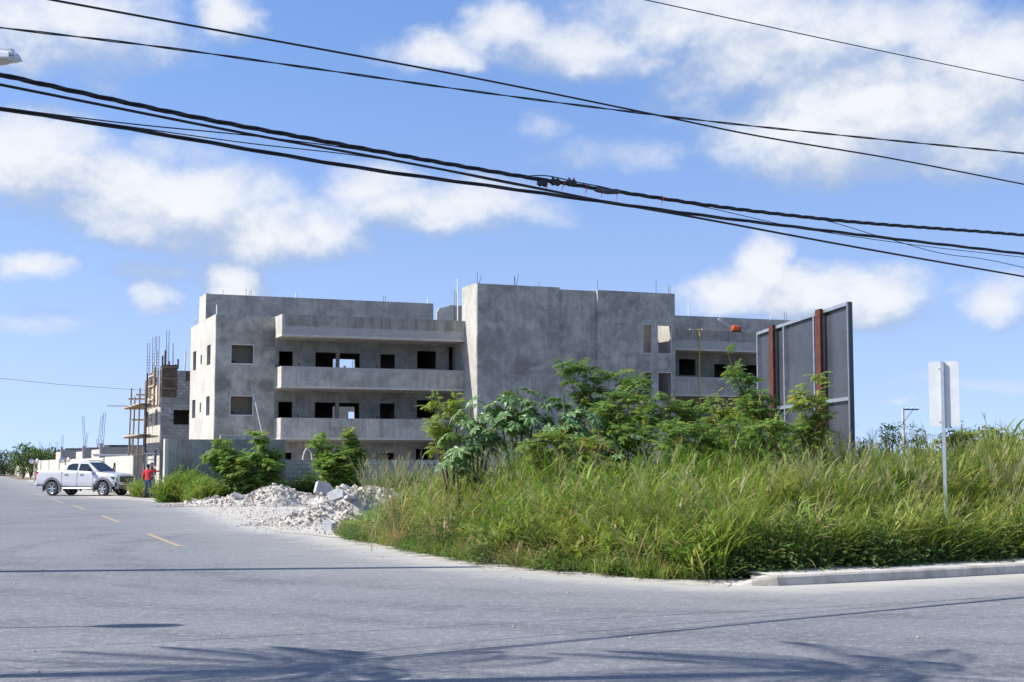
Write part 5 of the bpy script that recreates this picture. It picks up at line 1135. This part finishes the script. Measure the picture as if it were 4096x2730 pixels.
def heap(c, lobes, label, seed, nstone, ndeb, smin, smax, slabs, name='rubble_heap'):
    root = empty(name, c); tag(root, label, 'rubble', 'rubble heaps beside the road'); r = random.Random(seed)
    def hgt(x, y):
        z = -.25
        for (lx_, ly, rx, ry, h) in lobes:
            q = ((x - lx_) / rx) ** 2 + ((y - ly) / ry) ** 2
            if q < 1.6: z = max(z, h * (1 - q) * (1 if q < 1 else .4))
        return z + .07 * mnoise.noise(Vector((x * 2.3, y * 2.3, seed))) + .05 * mnoise.noise(Vector((x * 6, y * 6, seed)))
    x0 = min(l[0] - l[2] for l in lobes) - .4; x1 = max(l[0] + l[2] for l in lobes) + .4; y0 = min(l[1] - l[3] for l in lobes) - .4; y1 = max(l[1] + l[3] for l in lobes) + .4
    n = 70; mb = MB(); 
    for j in range(n + 1):
        for i in range(n + 1): x = x0 + (x1 - x0) * i / n; y = y0 + (y1 - y0) * j / n; mb.v.append((x, y, hgt(x, y)))
    mb.f = [(j * (n + 1) + i, j * (n + 1) + i + 1, (j + 1) * (n + 1) + i + 1, (j + 1) * (n + 1) + i) for j in range(n) for i in range(n)]; mb.mi = [0] * len(mb.f)
    tag(mb.build('crushed_core', M_APRON, root, fix=False), kind='stuff')
    k = 0
    while k < nstone:
        x, y = r.uniform(x0, x1), r.uniform(y0, y1); z = hgt(x, y)
        if z < -.02: 
            if r.random() > .06: continue
            z = 0
        o = link('stone', ROCKS[r.randrange(14)], root); s_ = smin + (smax - smin) * r.random() ** 2.6; o.scale = (s_, s_, s_); o.location = (x, y, z + s_ * .12); o.rotation_euler = (r.uniform(-.6, .6), r.uniform(-.6, .6), r.uniform(0, 6.3)); k += 1
    db = MB()
    for _ in range(ndeb):
        x, y = r.uniform(x0 - .5, x1 + .5), r.uniform(y0 - .4, y1 + .3); z = max(0, hgt(x, y)); s_ = r.uniform(.02, .07) * (1 if z > 0 else .6); a, b2 = r.uniform(0, 6.3), r.uniform(0, 6.3)
        M_ = Euler((a, b2, a * 2)).to_matrix() * s_; i = len(db.v); db.v += [tuple(M_ @ Vector(q) + Vector((x, y, z + s_ * .3))) for q in ((1, 0, -.5), (-.5, .9, -.5), (-.5, -.8, -.4), (.1, .1, .8))]; db.f += [(i, i + 2, i + 1), (i, i + 1, i + 3), (i + 1, i + 2, i + 3), (i + 2, i, i + 3)]; mi_ = r.randrange(4); db.mi += [mi_] * 4
    tag(db.build('small_debris', M_LIME, root), kind='stuff')
    for (x, y, dz, s_, e) in slabs: o = link('concrete_chunk', SLABS[0], root); o.location = (x, y, max(0, hgt(x, y)) + dz); o.scale = (s_, s_, s_ * .95); o.rotation_euler = e
    return root
c1 = gD(628, 1163); heap(Vector((c1.x, c1.y, 0)), [(0, .4, 1.45, 1.3, .80), (-1.3, 0, 1.5, .9, .42), (1.0, .5, 1.1, 1.0, .5), (-2.4, .3, 1.3, .7, .28)], 'farther pale rubble heap below the block wall', 3, 230, 2600, .06, .34, [(-1.35, -.4, .05, .5, (.3, .4, .2))])
c2 = gD(745, 1205); heap(Vector((c2.x, c2.y, 0)), [(0, .3, .9, 1.0, .55), (.55, 1.5, 1.1, 1.3, .95), (1.1, 2.3, 1.6, 1.2, .98), (-.5, -.1, .8, .6, .32), (.35, -.1, .8, .6, .35), (-.2, 1.6, .7, 1.2, .8)], 'nearer pale rubble heap with broken concrete beside the road', 4, 290, 3600, .06, .38,
    [(-.22, 1.55, .12, .62, (1.2, .3, .6)), (.2, .95, .12, .5, (.9, -.4, .2)), (.42, 2.3, .12, .55, (.6, .3, 1.0)), (.62, .75, .08, .42, (.2, .2, 2.0)), (-.75, -.15, .06, .34, (.4, .2, .4)), (.05, 2.2, .15, .45, (1.0, .2, .2))])
cbm = MB(); cbm.box((-.2, -.1, 0), (.2, .1, .2)); cb = link('concrete_block', bevel(cbm.mesh('concrete_block', mat('grey_block', (.36, .37, .39), .95, var=.12, vscale=8, bump=.5, bscale=40)), .01)); cb.location = gD(757, 1220) + Vector((0, 0, .01)); cb.rotation_euler = (.05, .08, -.75)
tag(cb, 'single grey concrete block lying at the foot of the nearer rubble heap', 'concrete block')
mb = MB(); mb.box((0, -.025, -.02), (.75, .025, .02)); o = mb.build('timber_stick', M_WOODL); o.location = gD(605, 1160) + Vector((-.3, .35, .52)); o.rotation_euler = (0, .35, .1); tag(o, 'short pale timber stick lying on the farther rubble heap', 'stick')
# litter and pebbles on the road
pb = []
r = random.Random(5); db = MB()
for _ in range(220):
    x, y = r.uniform(0, 2353), r.choice((r.uniform(1240, 1340), r.uniform(1180, 1560))); p = gD(x, max(1150, y)); d = edge_dist(np.array([(p.x, p.y)]))[0]
    if d > -.1 or (d < -2.5 and r.random() < .75): continue
    s_ = r.uniform(.006, .022); db.lathe([(0, 0), (s_, s_ * .2), (s_ * .7, s_ * .8), (0, s_)], 5, c=(p.x, p.y, .0))
tag(db.build('road_pebbles', M_LIME[1]), 'small pale pebbles scattered on the asphalt', kind='stuff')
for i, (x, y, s_, m_, lab) in enumerate(((1350, 1300, .22, M_PVC, 'white plastic bag caught at the foot of the grass'), (1513, 1326, .13, mat('blue_grey_bag', (.35, .42, .45), .5), 'small blue grey plastic scrap by the road corner'), (1085, 1245 + 30, .12, M_PVC, 'white scrap of litter under the grass edge'))):
    p = gD(x, y); b = bmesh.new(); bmesh.ops.create_icosphere(b, subdivisions=3, radius=s_)
    for v in b.verts: v.co *= 1 + .55 * mnoise.noise(v.co * (7 / s_ * .15) + Vector((i, 0, 0))); v.co.z = v.co.z * .7
    me = bpy.data.meshes.new('plastic_bag'); b.to_mesh(me); b.free(); me.materials.append(m_); o = link('plastic_bag', me); o.location = (p.x, p.y + .25, s_ * .45); tag(o, lab, 'litter')
# loose gravel over the apron and along its edge
r = random.Random(9); db = MB()
for _ in range(2600):
    x = r.uniform(415, 860); y = r.uniform(1140, 1232); p = gD(x, y); d = edge_dist(np.array([(p.x, p.y)]))[0]
    if d < -.9 or (d < -.1 and r.random() < .55): continue
    s_ = r.uniform(.008, .05) * (1 if d > 0 else .6); a = r.uniform(0, 6.3); M_ = Euler((a, a * 1.7, a * 2)).to_matrix() * s_; i = len(db.v)
    db.v += [tuple(M_ @ Vector(q) + Vector((p.x, p.y, .012 + s_ * .3))) for q in ((1, 0, -.5), (-.5, .9, -.5), (-.5, -.8, -.4), (.1, .1, .8))]; db.f += [(i, i + 2, i + 1), (i, i + 1, i + 3), (i + 1, i + 2, i + 3), (i + 2, i, i + 3)]; db.mi += [r.randrange(4)] * 4
tag(db.build('loose_gravel', M_LIME), 'loose pale limestone gravel between the road and the rubble heaps', kind='stuff')

# ================================================================ pickup truck
M_PAINT = mat('white_pearl_paint', (.54, .55, .565), .3, var=.01, spec=.5, coat=.8); M_BLKT = mat('black_trim', (.02, .021, .023), .55, var=.1); M_GREYT = mat('grey_arch_plastic', (.16, .17, .19), .6, var=.08)
M_GLASS = mat('dark_tinted_glass', (.012, .016, .020), .05, var=.0, spec=.7); M_TYRE = mat('dusty_tyre', (.09, .085, .08), .9, var=.2, vscale=12); M_RIM = mat('machined_rim', (.50, .52, .55), .3, metal=.8, var=.05); M_REDL = mat('red_tail_lamp', (.45, .015, .02), .2, var=.02); M_HEAD = mat('clear_head_lamp', (.55, .58, .62), .08, var=.05, spec=.8); M_DRED = mat('red_accent', (.55, .06, .04), .5)
tr_a = at(211, 1981, 76.2); tr_b = at(412.5, 1986, 75.2); hd = Vector((tr_b.x - tr_a.x, tr_b.y - tr_a.y, 0)); hang = math.atan2(hd.y, hd.x); hd.normalize(); lft = Vector((-hd.y, hd.x, 0))
ro = Vector((tr_a.x, tr_a.y, 0)) + lft * .80
truck = empty('pickup_truck', ro, hang); tag(truck, 'white double cab pickup truck standing across the road by the pale wall', 'pickup truck')
WB = 3.15
def loft(sections, m):
    mb = MB(); n = len(sections[0]); i0 = 0
    for s_ in sections: mb.v += [tuple(p) for p in s_]
    for k in range(len(sections) - 1):
        for j in range(n): a = k * n + j; b2 = k * n + (j + 1) % n; mb.f.append((a, b2, b2 + n, a + n)); mb.mi.append(0)
    mb.f.append(tuple(range(n))); mb.mi.append(0); e = (len(sections) - 1) * n; mb.f.append(tuple(range(e, e + n))[::-1]); mb.mi.append(0); return mb
def sec(x, w, zb, zs, zt, wt=None):
    """closed cross section: sill, waist, shoulder, crown"""
    wt = wt or w * .93; h = [(w * .9, zb), (w * .985, zb + .10), (w, zb + .28), (w * .995, zs - .12), (w * .975, zs), (wt, zt - .02), (wt * .6, zt), ]
    return [Vector((x, y, z)) for y, z in h] + [Vector((x, -y, z)) for y, z in reversed(h)]
S = [sec(-1.06, .84, .62, 1.24, 1.345), sec(-1.0, .89, .56, 1.26, 1.36), sec(-.4, .915, .52, 1.27, 1.365), sec(.5, .92, .46, 1.27, 1.36), sec(1.4, .92, .44, 1.25, 1.33), sec(2.3, .92, .44, 1.20, 1.30), sec(2.75, .92, .44, 1.12, 1.27, .82), sec(3.3, .92, .46, 1.08, 1.235, .80), sec(3.75, .89, .50, 1.02, 1.18, .77), sec(3.93, .84, .54, .98, 1.12, .74), sec(4.02, .74, .58, .92, 1.02, .66)]
body = loft(S, 0).build('body', M_PAINT, truck)
cutters = []
for x in (0, WB):
    mb = MB(); mb.lathe([(.0, -1.2), (.47, -1.2), (.47, 1.2), (0, 1.2)], 28, axis='y', c=(x, 0, .40)); cutters.append(mb.build('cut', M_BLKT))
mb = MB(); mb.box((-.95, -.74, .85), (.42, .74, 1.6)); cutters.append(mb.build('cut', M_BLKT))
for c in cutters:
    md = body.modifiers.new('b', 'BOOLEAN'); md.operation = 'DIFFERENCE'; md.solver = 'EXACT'; b = bmesh.new(); b.from_mesh(c.data); bmesh.ops.remove_doubles(b, verts=b.verts, dist=1e-5); bmesh.ops.recalc_face_normals(b, faces=b.faces); b.to_mesh(c.data); b.free(); c.parent = truck; md.object = c
bpy.context.view_layer.update(); evaluated(body)
for c in cutters: bpy.data.objects.remove(c)
if len(body.data.materials) > 1:
    pass
# wheel wells, underbody
for x in (0, WB): mb = MB(); mb.box((x - .46, -.62, .42), (x + .46, .62, .95)); mb.build('wheel_well', M_BLKT, truck)
boxes('underbody', M_BLKT, truck, ((-.8, -.62, .34), (3.6, .62, .5)))
# cab
cabs = [[(.55, .80, 1.35), (.80, .69, 1.74), (.98, .66, 1.80), (1.95, .665, 1.80), (2.10, .68, 1.77), (2.85, .80, 1.27), (2.6, .84, 1.30)]]
bl_ = [(.56, .86, 1.34), (.80, .70, 1.76), (1.0, .67, 1.81), (1.95, .67, 1.81), (2.12, .69, 1.77), (2.86, .84, 1.25)]
mb = MB(); n = len(bl_); mb.v = [(x, -y, z) for x, y, z in bl_] + [(x, y, z) for x, y, z in bl_]; mb.f = [tuple(range(n))[::-1], tuple(range(n, 2 * n))] + [(k, (k + 1) % n, n + (k + 1) % n, n + k) for k in range(n)]; mb.mi = [0] * (n + 2)
cabm = bevel(mb.mesh('cab', M_PAINT), .045, 2, 25); cab = link('cab', cabm, truck)
def on_cab(x, z):   # half width of the cab side at height z
    return .86 - (z - 1.34) * (.86 - .675) / .45
def pane(name, pts, off=.006, mt=None, parent=None, sides=(1, -1)):
    for s_ in sides:
        mb = MB(); mb.face([(x, s_ * (on_cab(x, z) + off), z) for x, z in pts]); mb.face([(x, s_ * (on_cab(x, z) + off - .012), z) for x, z in pts][::-1]); mb.build(name, mt or M_GLASS, parent or truck)
pane('side_window', [(.86, 1.385), (1.50, 1.365), (1.52, 1.70), (1.02, 1.715), (.90, 1.56)]); pane('side_window', [(1.62, 1.362), (2.48, 1.345), (2.10, 1.685), (1.64, 1.70)], sides=(-1,))
boxes('pillar_trim', M_BLKT, truck, ((1.53, -.81, 1.38), (1.61, -.70, 1.40)))
def quad_glass(name, pts, off): 
    a, b2, c, d = [Vector(p) for p in pts]; nn = (b2 - a).cross(d - a).normalized(); nn = nn if nn.x > 0 or nn.z > .2 else -nn; mb = MB(); mb.face([p + nn * off for p in (a, b2, c, d)]); mb.face([p + nn * (off - .012) for p in (d, c, b2, a)]); return mb.build(name, M_GLASS, truck)
quad_glass('windscreen', [(2.80, -.74, 1.29), (2.80, .74, 1.29), (2.15, .62, 1.745), (2.15, -.62, 1.745)], .012)
quad_glass('rear_window', [(.60, -.66, 1.42), (.60, .66, 1.42), (.79, .58, 1.72), (.79, -.58, 1.72)], -.03)
# doors: cut lines, handles
for s_ in (-1, 1):
    for x, z0, z1 in ((.60, .55, 1.34), (1.56, .52, 1.33), (2.55, .52, 1.28)):
        mb = MB(); mb.box((x, s_ * .912, z0), (x + .012, s_ * .9235, z1)); mb.build('door_gap', M_BLKT, truck)
    for x in (.80, 1.76):
        mb = MB(); mb.box((x, s_ * .915, 1.10), (x + .2, s_ * .945, 1.135)); mb.build('door_handle', M_BLKT, truck)
    mb = MB(); mb.tube([(2.42, s_ * .86, 1.33), (2.40, s_ * .95, 1.35)], .025, 6); mm = mb.build('mirror', M_BLKT, truck); mb = MB(); mb.box((2.30, s_ * .93, 1.30), (2.46, s_ * 1.13, 1.45)); mh = link('mirror_shell', bevel(mb.mesh('mirror_shell', M_BLKT), .03, 2), mm)
    mb = MB(); mb.tube([(.95, s_ * .60, 1.815), (1.05, s_ * .60, 1.86), (1.95, s_ * .60, 1.86), (2.12, s_ * .61, 1.79)], .024, 6); mb.build('roof_rail', M_BLKT if s_ > 0 else M_GALV, truck)
    mb = MB(); mb.tube([(.62, s_ * .88, .42), (.75, s_ * .95, .40), (2.5, s_ * .95, .40), (2.65, s_ * .88, .42)], .045, 8); mb.build('side_step', M_GALV, truck)
    for x in (0, WB):
        mb = MB(); A = np.linspace(-.35, PI + .35, 20)
        for a, b2 in zip(A[:-1], A[1:]):
            q = [(x + r_ * math.cos(t), s_ * y_, .40 + r_ * math.sin(t)) for t, r_, y_ in ((a, .465, .955), (b2, .465, .955), (b2, .58, .945), (a, .58, .945), )]; mb.face(q); q2 = [(x + .465 * math.cos(t), s_ * y_, .40 + .465 * math.sin(t)) for t, y_ in ((a, .955), (b2, .955), (b2, .88), (a, .88))]; mb.face(q2)
            q3 = [(x + .58 * math.cos(t), s_ * y_, .40 + .58 * math.sin(t)) for t, y_ in ((a, .945), (b2, .945), (b2, .88), (a, .88))]; mb.face(q3)
        fl = mb.build('arch_flare', M_GREYT, truck); mb = MB(); mb.box((x - .06, s_ * .945, .955), (x + .06, s_ * .962, .985)); mb.build('marker', M_DRED, fl)
        boxes('mud_flap', M_BLKT, truck, ((x - .52, s_ * .88 - .1, .28), (x - .48, s_ * .88 + .06, .6)))
    # lamps
    mb = MB(); mb.face([(3.62, s_ * .915, 1.04), (3.90, s_ * .868, .97), (3.955, s_ * .82, .83), (3.72, s_ * .91, .90)]); mb.face([(3.90, s_ * .868, .97), (4.015, s_ * .70, .955), (4.03, s_ * .68, .85), (3.955, s_ * .82, .83)]); hl = mb.build('headlight', M_BLKT, truck)
    mb = MB(); mb.lathe([(0, -.01), (.05, -.01), (.045, .03), (0, .035)], 10, axis='x', c=(3.955, s_ * .77, .90)); mb.lathe([(0, -.01), (.05, -.01), (.045, .03), (0, .035)], 10, axis='x', c=(3.90, s_ * .84, .90)); mb.build('lamp_unit', M_HEAD, hl)
    mb = MB(); mb.box((-1.075, s_ * .72, .86), (-.9, s_ * .885, 1.28)); mb.build('tail_light', M_REDL, truck)
    mb = MB(); mb.face([(3.88, s_ * .875, .74), (3.96, s_ * .83, .70), (3.97, s_ * .83, .52), (3.90, s_ * .88, .56)]); mb.build('fog_lamp_recess', M_BLKT, truck)
# front
mb = MB(); mb.box((3.9, -.62, .72), (4.045, .62, 1.04)); gr = link('grille', bevel(mb.mesh('grille', M_BLKT), .04, 2), truck)
for z in (.78, .85, .92, .98): boxes('grille_bar', M_GREYT, gr, ((4.046, -.5, z), (4.055, .5, z + .018)))
boxes('number_plate', mat('dark_plate', (.10, .11, .12), .5), truck, ((4.05, -.24, .62), (4.066, .24, .73)))
mb = MB(); mb.prism([(3.75, .34), (3.98, .36), (4.09, .44), (4.08, .56), (3.85, .60)], -.80, .80, 'y'); bmp = link('front_bumper', bevel(mb.mesh('front_bumper', M_GREYT), .03, 2), truck)
for s_ in (-1, 1): boxes('tow_hook', M_DRED, bmp, ((4.085, s_ * .5 - .05, .47), (4.10, s_ * .5 + .05, .53)))
mb = MB(); mb.box((-1.2, -.82, .50), (-1.0, .82, .66)); link('rear_bumper', bevel(mb.mesh('rear_bumper', M_GALV), .03, 2), truck)
boxes('tailgate', M_PAINT, truck, ((-1.08, -.70, .70), (-1.03, .70, 1.33)))
# open door on the far side
mb = MB(); mb.face([(0, 0, .55), (.95, 0, .55), (.95, 0, 1.28), (0, 0, 1.3)]); mb.face([(0, .05, .55), (.95, .05, .55), (.95, .05, 1.28), (0, .05, 1.3)][::-1]); od = mb.build('open_door', M_PAINT, truck)
for p, q in (((0.05, .02, 1.3), (.5, .02, 1.74)), ((.5, .02, 1.74), (.92, .02, 1.70)), ((.92, .02, 1.70), (.95, .02, 1.28))): mb = MB(); mb.bar(p, q, .05); mb.build('window_frame', M_BLKT, od)
mb = MB(); mb.face([(.08, .02, 1.3), (.92, .02, 1.29), (.9, .02, 1.68), (.5, .02, 1.72)]); mb.build('pane', M_GLASS, od); od.location = (2.55, .93, 0); od.rotation_euler = (0, 0, math.radians(118))
for x in (0, WB):
    for s_ in (-1, 1):
        wh = bpy.data.objects.new('wheel', None); COL.objects.link(wh); wh.parent = truck; wh.location = (x, s_ * .80, .38); wh.rotation_euler = (0, 0, (-.16 if x else 0))
        mb = MB(); mb.lathe([(.25, -.12), (.34, -.125), (.375, -.10), (.38, 0), (.375, .10), (.34, .125), (.25, .12), (.25, -.12)], 28, axis='y'); mb.build('tyre', M_TYRE, wh, smooth=True)
        mb = MB(); mb.lathe([(.25, .11), (.235, .10), (.225, -.1), (.25, -.11)] if s_ > 0 else [(.25, -.11), (.235, -.10), (.225, .1), (.25, .11)], 24, axis='y'); mb.lathe([(0, s_ * .02), (.22, s_ * .02)], 24, axis='y', m=1)
        for k in range(6):
            a = k * PI / 3
            for da in (-.13, .13):
                c_, q_ = math.cos(a + da), math.sin(a + da); mb.bar((c_ * .04, s_ * .10, q_ * .04), (c_ * .235, s_ * .105, q_ * .235), .04, .03, 0, up=(0, 1, 0))
        mb.lathe([(0, s_ * .125), (.05, s_ * .12), (.055, s_ * .08)], 12, axis='y'); mb.build('rim', [M_RIM, M_BLKT], wh)

# ================================================================ people
def person(base, rz, joints, rad, edges, regions, hair_c, label, hair=(.02, .016, .014), scale=1.0):
    """one skinned body from a joint graph; regions give the clothing by height and limb"""
    me = bpy.data.meshes.new('person'); names = list(joints); me.from_pydata([joints[n] for n in names], [(names.index(a), names.index(b2)) for a, b2 in edges], [])
    o = link('person', me); md = o.modifiers.new('skin', 'SKIN'); md.use_smooth_shade = True
    if not me.skin_vertices: 
        b = bmesh.new(); b.from_mesh(me); b.verts.layers.skin.verify(); b.to_mesh(me); b.free()
    for i, n in enumerate(names): r = rad[n]; me.skin_vertices[0].data[i].radius = r if hasattr(r, '__len__') else (r, r); me.skin_vertices[0].data[i].use_root = (n == 'pelvis')
    sb_ = o.modifiers.new('sub', 'SUBSURF'); sb_.levels = 2; sb_.render_levels = 2; bpy.context.view_layer.update(); evaluated(o)
    for m_ in regions['mats']: o.data.materials.append(m_)
    for p in o.data.polygons: p.material_index = regions['f'](p.center); p.use_smooth = True
    o.location = base; o.rotation_euler = (0, 0, rz); o.scale = (scale,) * 3; tag(o, label, 'person')
    b = bmesh.new(); bmesh.ops.create_icosphere(b, subdivisions=3, radius=1); hc = Vector(hair_c)
    bmesh.ops.delete(b, geom=[v for v in b.verts if v.co.z < -.15 - (.35 if v.co.x < .1 else -.35)], context='VERTS')
    for v in b.verts: v.co = Vector((v.co.x * .108, v.co.y * .094, v.co.z * .125)) * (1 + .05 * mnoise.noise(v.co * 5)) + hc
    hm = bpy.data.meshes.new('hair'); b.to_mesh(hm); b.free(); hm.materials.append(mat('black_hair', hair, .7, var=.2, vscale=30)); link('hair', hm, o); return o
M_SKIN = mat('brown_skin', (.22, .115, .07), .55, var=.06); M_REDS = mat('red_cotton_shirt', (.62, .05, .06), .85, var=.08, vscale=9, bump=.3, bscale=20); M_JEAN = mat('blue_denim', (.055, .085, .16), .9, var=.2, vscale=12); M_NAVY = mat('navy_shirt', (.02, .028, .06), .9, var=.1); M_SHOE = mat('dark_shoe', (.03, .028, .027), .7)
def standing(armR, armL, stance=.12):
    """+x is forward; joints of a standing adult, 1.70 m; arms given as (elbow, wrist)"""
    J = {'pelvis': (0, 0, .93), 'belly': (.01, 0, 1.08), 'chest': (.0, 0, 1.28), 'neck': (-.01, 0, 1.45), 'head0': (.015, 0, 1.54), 'head1': (.02, 0, 1.62), 'nose': (.115, 0, 1.575)}
    Rr = {'pelvis': (.155, .12), 'belly': (.145, .11), 'chest': (.165, .115), 'neck': .055, 'head0': (.075, .085), 'head1': (.08, .095), 'nose': .014}
    E = [('pelvis', 'belly'), ('belly', 'chest'), ('chest', 'neck'), ('neck', 'head0'), ('head0', 'head1'), ('head0', 'nose')]
    for s_, sd in ((-1, 'R'), (1, 'L')):
        J.update({'hip' + sd: (0, s_ * .095, .86), 'knee' + sd: (.03, s_ * (.10 + stance * .4), .48), 'ankle' + sd: (-.02, s_ * (.10 + stance * .6), .09), 'toe' + sd: (.14, s_ * (.12 + stance * .6), .035), 'sh' + sd: (-.01, s_ * .185, 1.39)})
        Rr.update({'hip' + sd: .095, 'knee' + sd: .068, 'ankle' + sd: .05, 'toe' + sd: .038, 'sh' + sd: .07})
        el, wr = armR if sd == 'R' else armL; J['el' + sd] = el; J['wr' + sd] = wr; Rr['el' + sd] = .048; Rr['wr' + sd] = .032
        E += [('pelvis', 'hip' + sd), ('hip' + sd, 'knee' + sd), ('knee' + sd, 'ankle' + sd), ('ankle' + sd, 'toe' + sd), ('chest', 'sh' + sd), ('sh' + sd, 'el' + sd), ('el' + sd, 'wr' + sd)]
        d = (Vector(wr) - Vector(el)).normalized(); up = Vector((0, 0, 1)) if abs(d.z) < .8 else Vector((1, 0, 0)); a = d.cross(up).normalized(); b2 = a.cross(d)
        pm = Vector(wr) + d * .07; J['palm' + sd] = tuple(pm); Rr['palm' + sd] = (.036, .018); E.append(('wr' + sd, 'palm' + sd))
        for k, (off, L) in enumerate(((-.03, .065), (-.01, .08), (.01, .076), (.03, .058))):
            f1 = pm + a * off + d * .035; f2 = f1 + d * L * .5; f3 = f2 + (d - b2 * .5).normalized() * L * .5
            for q, v in (('a', f1), ('b', f2), ('c', f3)): J['f%d%s%s' % (k, q, sd)] = tuple(v); Rr['f%d%s%s' % (k, q, sd)] = .0085
            E += [('palm' + sd, 'f%da%s' % (k, sd)), ('f%da%s' % (k, sd), 'f%db%s' % (k, sd)), ('f%db%s' % (k, sd), 'f%dc%s' % (k, sd))]
        t1 = Vector(wr) + d * .03 - a * .035; t2 = t1 + (d - a * .6).normalized() * .05; J['th1' + sd] = tuple(t1); J['th2' + sd] = tuple(t2); Rr['th1' + sd] = .011; Rr['th2' + sd] = .009; E += [('wr' + sd, 'th1' + sd), ('th1' + sd, 'th2' + sd)]
    return J, Rr, E
def dress(J, mats):
    eR, wR, eL, wL = [Vector(J[k]) for k in ('elR', 'wrR', 'elL', 'wrL')]
    def f(c):
        c = Vector(c)
        if c.z > 1.475 and abs(c.y) < .13: return 0
        for e, w in ((eR, wR), (eL, wL)):
            d = (w - e); t = (c - e).dot(d) / d.dot(d)
            if t > .05 and (c - (e + d * min(t, 1.6))).length < .10 and not (abs(c.y) < .15 and abs(c.x) < .14): return 0
        return 1 if c.z > .93 else (2 if c.z > .11 else 3)
    return {'mats': mats, 'f': f}
# man in red, back to the road, reaching for the wall
pb_ = gnd(590, 1993); J, Rr, E = standing(((.20, -.42, 1.36), (.34, -.66, 1.40)), ((-.06, .27, 1.12), (.06, .27, .90)))
person((pb_.x, pb_.y, .0), math.radians(72), J, Rr, E, dress(J, [M_SKIN, M_REDS, M_JEAN, M_SHOE]), (.0, 0, 1.615), 'person in red shirt and blue jeans reaching towards the boundary wall', scale=.97)
p2_ = at(607, 1900, 72.5); J, Rr, E = standing(((.12, -.28, 1.15), (.34, -.16, 1.20)), ((.12, .28, 1.15), (.34, .16, 1.20)))
person((p2_.x, p2_.y, 0), math.radians(-110), J, Rr, E, dress(J, [M_SKIN, M_NAVY, M_NAVY, M_SHOE]), (.0, 0, 1.63), 'person in dark navy clothes half hidden behind the steel ladder')
# steel ladder frame at the gate gap
lp = at(598, 1950, 71.5); ld = empty('steel_ladder', (lp.x, lp.y, 0), .35); tag(ld, 'pale steel step ladder standing in the gate gap by the person in red', 'ladder'); M_PALEST = mat('pale_painted_steel', (.55, .62, .66), .5, var=.08); htop = at(598, 1817, 71.5).z
for x in (-.19, .19): mb = MB(); mb.bar((x, .12, 0), (x, 0, htop), .05, .03); mb.build('stile', M_PALEST, ld)
k = 0; z = .25
while z < htop - .05: y = .12 * (1 - z / htop); mb = MB(); mb.box((-.19, y - .07, z), (.19, y + .05, z + .05)); mb.build('rung', M_PALEST, ld); z += .27
mb = MB(); mb.bar((-.3, 0, htop + .03), (.25, 0, htop + .03), .06, .05); mb.build('top_bar', M_PALEST, ld)
